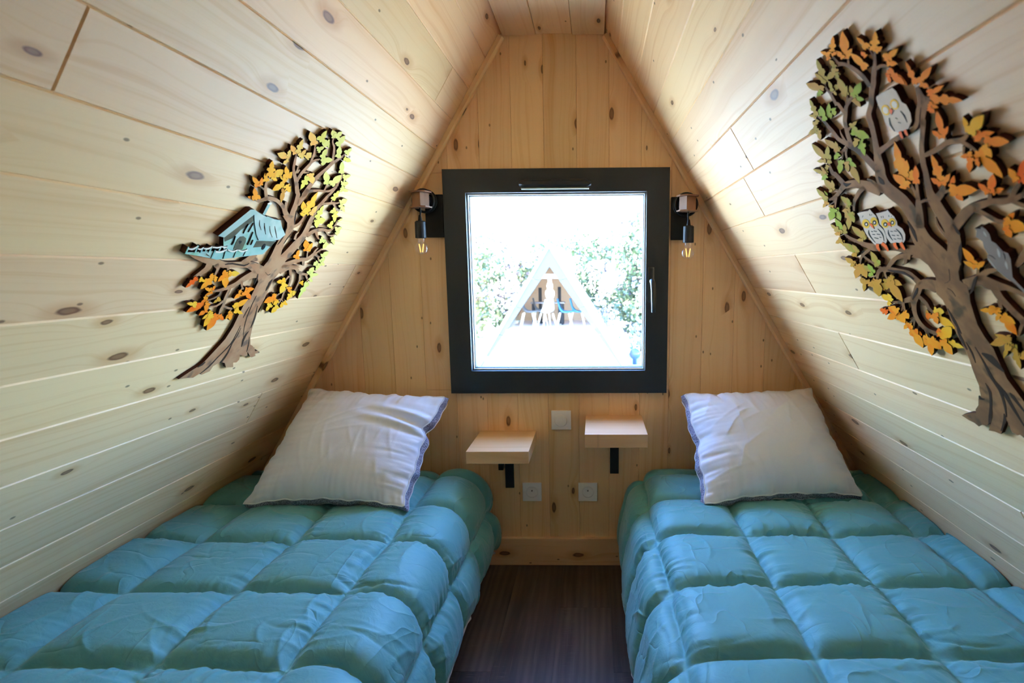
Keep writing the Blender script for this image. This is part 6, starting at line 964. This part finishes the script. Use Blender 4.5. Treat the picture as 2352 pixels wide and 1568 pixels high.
def band(bm, side, S, h, back):
    f = [[bm.verts.new(P3(side, x * U, y * U, hh)) for x, y in ((a, b), (c, d))] for a, b, c, d in S for hh in (h,)]
    g = [[bm.verts.new(P3(side, x * U, y * U, back)) for x, y in ((a, b), (c, d))] for a, b, c, d in S]
    for i in range(len(S) - 1):
        bm.faces.new((f[i][0], f[i][1], f[i + 1][1], f[i + 1][0])).material_index = 0
        for k in (0, 1): bm.faces.new((f[i][k], f[i + 1][k], g[i + 1][k], g[i][k])).material_index = 1
    for i in (0, -1): bm.faces.new((f[i][0], f[i][1], g[i][1], g[i][0])).material_index = 1
def piece(name, side, polys, h, mats, parent, back=.001, strips=False):
    bm = bmesh.new()
    for P in polys: (band(bm, side, P, h, back) if strips else slab(bm, side, P, h, back))
    return obj(name, bm, mats, parent)
def half(p): return p
TPL = [  # (along, across) outlines: three-lobed, pointed with basal lobes, long oak-like
 [(0, .05), (.10, .16), (.02, .30), (.06, .46), (.20, .50), (.36, .40), (.42, .20), (.50, .26), (.64, .27), (.80, .17), (1, 0), (.82, -.18), (.66, -.26), (.50, -.26), (.42, -.2), (.40, -.38), (.26, -.5), (.10, -.48), (.05, -.32), (.11, -.17), (0, -.05)],
 [(0, .05), (.06, .22), (.02, .40), (.14, .48), (.26, .40), (.31, .28), (.42, .40), (.58, .42), (.74, .30), (.88, .14), (1, 0), (.90, -.16), (.76, -.30), (.58, -.40), (.42, -.36), (.30, -.24), (.22, -.40), (.08, -.46), (.03, -.3), (.06, -.15), (0, -.05)],
 [(0, .04), (.08, .20), (.02, .36), (.16, .46), (.28, .36), (.30, .20), (.40, .34), (.44, .50), (.56, .44), (.60, .24), (.72, .28), (.86, .16), (1, 0), (.86, -.18), (.70, -.28), (.58, -.22), (.52, -.44), (.40, -.48), (.36, -.28), (.28, -.2), (.22, -.4), (.08, -.44), (.04, -.28), (.08, -.14), (0, -.04)]]
def leaf(side, L, parent, k):
    s0, t0, ds, dt, us, ut, tp, col = L; h = .0097 + .0006 * ((k * 5) % 4)
    jit = random.Random(k * 13 + (side == 'R')); P = [(s0 + a * ds * 1.1 + b * us * 1.22 + .05 * jit.uniform(-1, 1) * us * .6, t0 + a * dt * 1.1 + b * ut * 1.22 + .05 * jit.uniform(-1, 1) * dt * .3) for a, b in TPL[tp % 3]]
    bm = bmesh.new(); slab(bm, side, P, h, .002); lf = obj('leaf', bm, [LEAFM[col], EDGEM], parent); bm = bmesh.new()
    bend = .10 if k % 2 else -.10; c = [(s0 + a * ds + bend * math.sin(a * 3) * us, t0 + a * dt + bend * math.sin(a * 3) * ut) for a in (.06, .25, .45, .62, .76)]
    wn = 2.4; ln = math.hypot(us, ut) or 1; px_, py_ = us / ln * wn, ut / ln * wn
    vs = [[bm.verts.new(P3(side, x + q * px_ * (1 - i * .2), y + q * py_ * (1 - i * .2), h + .0003)) for q in (-1, 1)] for i, (x, y) in enumerate(c)]
    for a, b in zip(vs, vs[1:]): bm.faces.new((a[0], a[1], b[1], b[0]))
    return obj('vein', bm, VEINM, lf)
# left tree with a tree house
tl = thing('wall_tree', 'cut-out wooden tree with teal tree house on the left slope', 'wall decor', tuple(P3('L', -.7, 1.18, .0)))
tr = piece('trunk', 'L', [T['Ltrunk']], .0092, [BARKM, EDGEM], tl)
for S in T['Lstrokes']: piece('branch', 'L', [S], .0090, [BARKM, EDGEM], tl, strips=True)
for S in T['Lcracks']: piece('bark_crack', 'L', [S], .0096, [CRACKM, CRACKM], tr, back=.0086, strips=True)
for k, L in enumerate(T['Lleaves']): leaf('L', L, tl, k)
hs = piece('tree_house', 'L', [T['Hbody']], .0120, [HWALL, EDGEM], tl)
for S in T['Hdark']: piece('eaves_shadow', 'L', [S], .0123, [HDARK, HDARK], hs, back=.0115)
piece('roof', 'L', [T['Hroof']], .0140, [HROOF, EDGEM], hs); piece('barge_board', 'L', [T['Hbarge']], .0145, [HROOF, EDGEM], hs)
piece('chimney', 'L', [T['Hchim']], .0110, [HROOF, EDGEM], hs); piece('chimney_cap', 'L', [T['Hcap']], .0115, [ROPEM, EDGEM], hs)
piece('door', 'L', [T['Hdoor']], .0127, [HDARK, EDGEM], hs, back=.0115); piece('heart_hole', 'L', [T['Hheart']], .0131, [EYEK, EYEK], hs, back=.0120)
piece('round_hole', 'L', [T['Hoval']], .0131, [EYEK, EYEK], hs, back=.0120)
for S in T['Hfence']: piece('fence_post', 'L', [S], .0136, [HFENCE, EDGEM], hs, strips=True)
for S in T['Hrope']: piece('fence_rope', 'L', [S], .0142, [ROPEM, EDGEM], hs, back=.0090, strips=True)
for S in T['Hlines']: piece('board_line', 'L', [S], .0144, [CRACKM, CRACKM], hs, back=.0115, strips=True)
# right tree with owls
tq = thing('wall_tree', 'large cut-out wooden tree with three owls on the right slope', 'wall decor', tuple(P3('R', -1.2, 1.1, .0)))
tr = piece('trunk', 'R', [T['Rtrunk']], .0092, [BARKM2, EDGEM], tq)
for S in T['Rstrokes']: piece('branch', 'R', [S], .0090, [BARKM2, EDGEM], tq, strips=True)
for S in T['Rcracks']: piece('bark_crack', 'R', [S], .0096, [CRACKM, CRACKM], tr, back=.0086, strips=True)
for k, L in enumerate(T['Rleaves']): leaf('R', L, tq, k)
for k, O in enumerate(T['owls']):
    ow = piece('owl', 'R', [O['body']], .0120, [OWLM if k < 2 else OWLM2, EDGEM], tq)
    for E_ in O['eye']: piece('eye', 'R', [E_], .0125, [EYEY, EYEK], ow, back=.0115)
    for E_ in O['ring']: piece('iris', 'R', [E_], .0128, [EYEK, EYEK], ow, back=.0115)
    for E_ in O['pup']: piece('pupil', 'R', [E_], .0131, [EYEW, EYEW], ow, back=.0115)
    piece('beak', 'R', [O['beak']], .0133, [BEAKM, EYEK], ow, back=.0115)
    for S in O['slit']: piece('wing_slit', 'R', [S], .0124, [EYEK, EYEK], ow, back=.0115, strips=True)
    for S in O['mark']: piece('feather_mark', 'R', [S], .0124, [EYEK, EYEK], ow, back=.0115, strips=True)
    for S in O['foot']: piece('foot', 'R', [S], .0130, [BEAKM, EYEK], ow, back=.0085, strips=True)
sq = piece('squirrel', 'R', [T['squirrel']], .0120, [SQM, EDGEM], tq)
for S in T['sqhi']: piece('highlight', 'R', [S], .0123, [SQH, SQH], sq, back=.0115, strips=True)
for S in T['sqdark']: piece('outline_mark', 'R', [S], .0123, [EYEK, EYEK], sq, back=.0115, strips=True)

# ------------------------------------------------------------------ outside: garden, neighbouring hut, trees
GZ = -1.5
GRAVEL = NT('pale_gravel'); co = GRAVEL.n('TexCoord').outputs['Object']; GRAVEL.setp(GRAVEL.mix(GRAVEL.noise(co, .6, 4.), (.28, .36, .31), (.42, .49, .48)), .9, .1); GRAVEL = GRAVEL.m  # pale gravel, toned for the colour of the light it bounces indoors
g = boxo('ground', -30, 30, -20, 60, GZ - .2, GZ, GRAVEL, bev=0); struct(g, 'sunlit pale gravel outside the window')
HX, HY = -1.07, 12.; ZT = 1.98
PALE = plain('pale_blue_fascia', (.034, .036, .038), .4); WHITEW = plain('white_render', (.82, .81, .79), .6); WEDGE = plain('white_trim', (.80, .81, .82), .5)
hut = thing('neighbour_hut', 'triangular hut with pale blue gable edges seen through the window', 'building', (HX, HY, GZ))
def hpoly(name, P, y0, y1, mat):
    bm = bmesh.new(); f = [bm.verts.new((HX + x, y0, z)) for x, z in P]; q = [bm.verts.new((HX + x, y1, z)) for x, z in P]; bm.faces.new(f); bm.faces.new(q)
    for i in range(len(P)): bm.faces.new((f[i], f[(i + 1) % len(P)], q[(i + 1) % len(P)], q[i]))
    return obj(name, bm, mat, hut)
so_, si_ = .612, .70; ZI = 1.3855; zd = -.29
for sg in (-1, 1):
    hpoly('roof_slope', [(sg * 0, ZT + .05), (sg * (ZT + .05 - GZ) * so_, GZ), (sg * ((ZT - .05 - GZ) * so_ - .03), GZ), (0, ZT - .06)], HY - .1, HY + 3.4, ORANGEW)
    hpoly('roof_edge', [(0, ZT), (sg * (ZT - GZ) * so_, GZ), (sg * ((ZT - .10 - GZ) * so_), GZ), (0, ZT - .10)], HY - .16, HY - .10, WEDGE)
    zs = [1.88, 1.02, .28, -.46, -1.5]
    for a, b in zip(zs, zs[1:]):
        xo = lambda z: (ZT - .06 - z) * so_ ; xi = lambda z: max(0, (ZI - z) * si_)
        a2, b2 = a, b + .012
        hpoly('fascia_panel', [(sg * xi(a2), a2 if xi(a2) > 0 else max(a2 - .0, ZI)), (sg * xo(a2), a2 + .05), (sg * xo(b2), b2 + .05), (sg * xi(b2), b2)] if xi(a2) > 0 else [(0, ZI + .0), (0, a2), (sg * xo(a2), a2), (sg * xo(b2), b2 + .05), (sg * xi(b2), b2)], HY - .08 , HY - .02, PALE)
hpoly('front_wall', [((GZ - ZI) * si_, GZ), (-(GZ - ZI) * si_, GZ), (-(zd - ZI) * si_, zd), ((zd - ZI) * si_, zd)], HY - .02, HY + .06, WHITEW)
hpoly('deck', [((zd - ZI) * si_, zd - .06), (-(zd - ZI) * si_, zd - .06), (-(zd - ZI) * si_, zd), ((zd - ZI) * si_, zd)], HY - .3, HY + 2.6, WHITEW)
hpoly('inner_wall', [((zd - 1.93) * .606, zd), (-(zd - 1.93) * .606, zd), (0, 1.93)], HY + 2.5, HY + 2.56, ORANGEW)
hpoly('cross_beam', [(-.30, 1.07), (.30, 1.07), (.26, 1.185), (-.26, 1.185)], HY + .1, HY + .2, WHITEW)
boxo('wall_plaque', -1.768, -1.438, HY - .05, HY - .015, -.932, -.738, ORANGEW, hut, .004)
# pendant lamp and furniture in the hut
GLOW = plain('lit_lamp_paper', (.9, .88, .82), .6); GLOW.node_tree.nodes['Principled BSDF'].inputs['Emission Color'].default_value = (1, .93, .8, 1); GLOW.node_tree.nodes['Principled BSDF'].inputs['Emission Strength'].default_value = 1.2
pl = thing('pendant_lamp', 'white stacked globe lamp hanging from the hut beam', 'lamp', (-1.09, HY + .15, 1.07))
bm = bmesh.new(); lathe(bm, [(.05, 1.07), (.055, .95), (.075, .92), (.085, .86), (.07, .79), (.06, .78), (.11, .74), (.13, .67), (.11, .58), (.07, .52), (.06, .44)], 24, Matrix.Translation((-1.09, HY + .15, 0))); obj('lamp_shade', bm, GLOW, pl, smooth=True)
LEGW = plain('pale_chair_legs', (.80, .66, .48), .5)
def chair(x, y, colr, rot, label, group=None):
    t = thing('shell_chair', label, 'chair', (x, y, zd)); M = Matrix.Translation((x, y, zd)) @ Matrix.Rotation(rot, 4, 'Z')
    prof = [(-.225, .80), (-.205, .70), (-.175, .58), (-.14, .47), (-.08, .415), (.02, .40), (.12, .405), (.2, .42), (.225, .41)]
    bm = bmesh.new(); R_ = []
    for x_, z_ in prof: R_.append([bm.verts.new(M @ Vector((x_ + .05 * abs(k / 4) ** 2, .2 * k / 4 * (1 - .35 * max(0, (z_ - .45) / .35)), z_ + (.05 if z_ < .5 else 0) * abs(k / 4) ** 2))) for k in range(-4, 5)])
    for a, b in zip(R_, R_[1:]):
        for i in range(8): bm.faces.new((a[i], a[i + 1], b[i + 1], b[i]))
    r = bmesh.ops.solidify(bm, geom=bm.faces[:], thickness=.02); obj('seat_shell', bm, colr, t, smooth=True)
    for a in (-1, 1):
        for b in (-1, 1):
            bm = bmesh.new(); tube(bm, [M @ Vector((a * .13, b * .12, .40)), M @ Vector((a * .215, b * .20, 0))], [.026, .017], 8); obj('leg', bm, LEGW, t, smooth=True)
BLUEC = plain('blue_shell', (.05, .19, .33), .4); GREYC = plain('grey_shell', (.2, .2, .2), .4); WHC = plain('white_shell', (.4, .4, .4), .4)
chair(-1.74, HY + .55, GREYC, 0., 'grey shell chair with pale legs at the hut\'s left edge'); chair(-1.45, HY + .95, GREYC, .1, 'grey shell chair behind, second from left in the hut')
chair(-1.20, HY + .35, WHC, math.pi / 2 + .5, 'pale shell chair in the middle of the hut, under the lamp')
chair(-.71, HY + .42, BLUEC, 0., 'blue shell chair beside the pale chair in the hut'); chair(-.36, HY + .50, BLUEC, 0., 'blue shell chair at the hut\'s right edge')
for x, z, s in ((-1.51, .78, 'left'), (-.93, .80, 'right')):
    t = thing('upright_post', 'slim dark post standing %s of the pendant lamp in the hut' % s, 'post', (x, HY + 1.6, zd)); boxo('shaft', x - .045, x + .045, HY + 1.57, HY + 1.63, zd + .03, z, BLACKP, t, .004); boxo('foot_plate', x - .1, x + .1, HY + 1.5, HY + 1.7, zd, zd + .03, BLACKP, t, .004)
t = thing('dining_table', 'dark table behind the chairs in the hut', 'table', (-1.25, HY + 1.4, zd)); boxo('table_top', -1.75, -.75, HY + 1.1, HY + 1.5, zd + .62, zd + .66, plain('dark_table', (.2, .17, .16), .5), t, .004)
for x in (-1.68, -.82):
    for y in (1.15, 1.45): boxo('leg', x - .03, x + .03, HY + y - .03, HY + y + .03, zd, zd + .62, BLACKP, t, .003)
bm = bmesh.new(); lathe(bm, [(.0, .17), (.09, .145), (.15, .08), (.17, 0), (.15, -.08), (.09, -.145), (.06, -.16), (.06, -.318), (.0, -.318)], 24, Matrix.Translation((1.313, 13.3, -1.182)))
tag(obj('garden_globe', bm, plain('pale_blue_glaze', (.05, .07, .10), .3), smooth=True), 'pale blue round garden ornament right of the hut', 'ornament')
bm = bmesh.new(); box(bm, -2.80, -2.73, 11.56, 11.63, GZ, -1.03, .01); box(bm, -2.82, -2.71, 11.54, 11.65, -1.03, -.99, .01)
tag(obj('white_post', bm, WEDGE), 'short white post at the left foot of the hut roof', 'post')
LG = plain('leaf_sunlit_green', (.085, .115, .045), .6); LP = plain('blossom_white', (.42, .40, .36), .7); LB = plain('twig_brown', (.07, .055, .05), .8)
def tree(x, y, rx, h, n, label, seed):
    r = np.random.default_rng(seed); t = thing('blossoming_tree', label, 'tree', (x, y, GZ), 'blossoming trees around the hut')
    zc, rz = GZ + h * .58, h * .46; d = r.normal(size=(n, 3)); d /= np.linalg.norm(d, axis=1, keepdims=True); rad = r.uniform(.35, 1, n) ** .6
    bump_ = 1 + .25 * np.sin(d[:, 0] * 5 + seed) * np.sin(d[:, 2] * 6) ; c = np.array((x, y, zc)) + d * (rad * bump_)[:, None] * np.array((rx, rx * .8, rz))
    u = r.normal(size=(n, 3)); u /= np.linalg.norm(u, axis=1, keepdims=True); w = np.cross(u, r.normal(size=(n, 3))); w /= np.linalg.norm(w, axis=1, keepdims=True); s = r.uniform(.05, .12, n)[:, None]
    V = np.stack([c - u * s, c + w * s * .6, c + u * s, c - w * s * .6], 1).reshape(-1, 3); F = np.arange(4 * n).reshape(n, 4)
    cl = np.sin(c[:, 0] * 3.1 + seed) + np.sin(c[:, 2] * 3.7 + c[:, 0]) + r.normal(size=n) * .8; mi = np.where(cl > -.35, 0, 1); mi = np.where(r.uniform(size=n) < .08, 2, mi)
    o = mesh_np('crown', V, F, [LG, LP, LB], t, False, mi); o['kind'] = 'stuff'
    bm = bmesh.new(); tube(bm, [(x, y, GZ - .05), (x + .05, y, GZ + h * .3), (x, y + .05, GZ + h * .7)], [.10, .07, .03], 8); obj('trunk', bm, LB, t, smooth=True)
for k, (x, y, rx, h, n) in enumerate(((-4.6, 14.6, 1.5, 3.3, 4200), (-3.1, 16.6, 1.5, 3.9, 4200), (-1.6, 18.6, 1.6, 4.1, 3600), (.5, 17.6, 1.5, 4.4, 4200), (1.75, 15.8, 1.35, 4.6, 4600), (2.9, 14.2, 1.3, 3.6, 3600), (1.9, 13.9, .8, 2.3, 2200), (-5.6, 17.5, 1.6, 3.8, 2600), (3.6, 17.5, 1.6, 5.0, 3600))):
    tree(x, y, rx, h, n, 'green and white blossoming tree %s' % ['at the far left of the window view', 'just left of the hut roof', 'behind the hut on its left', 'behind the hut apex on its right', 'tallest one right of the hut roof', 'at the right edge of the window view', 'low bush right of the hut foot', 'half hidden behind the leftmost tree', 'rising behind the rightmost tree'][k], 100 + k)
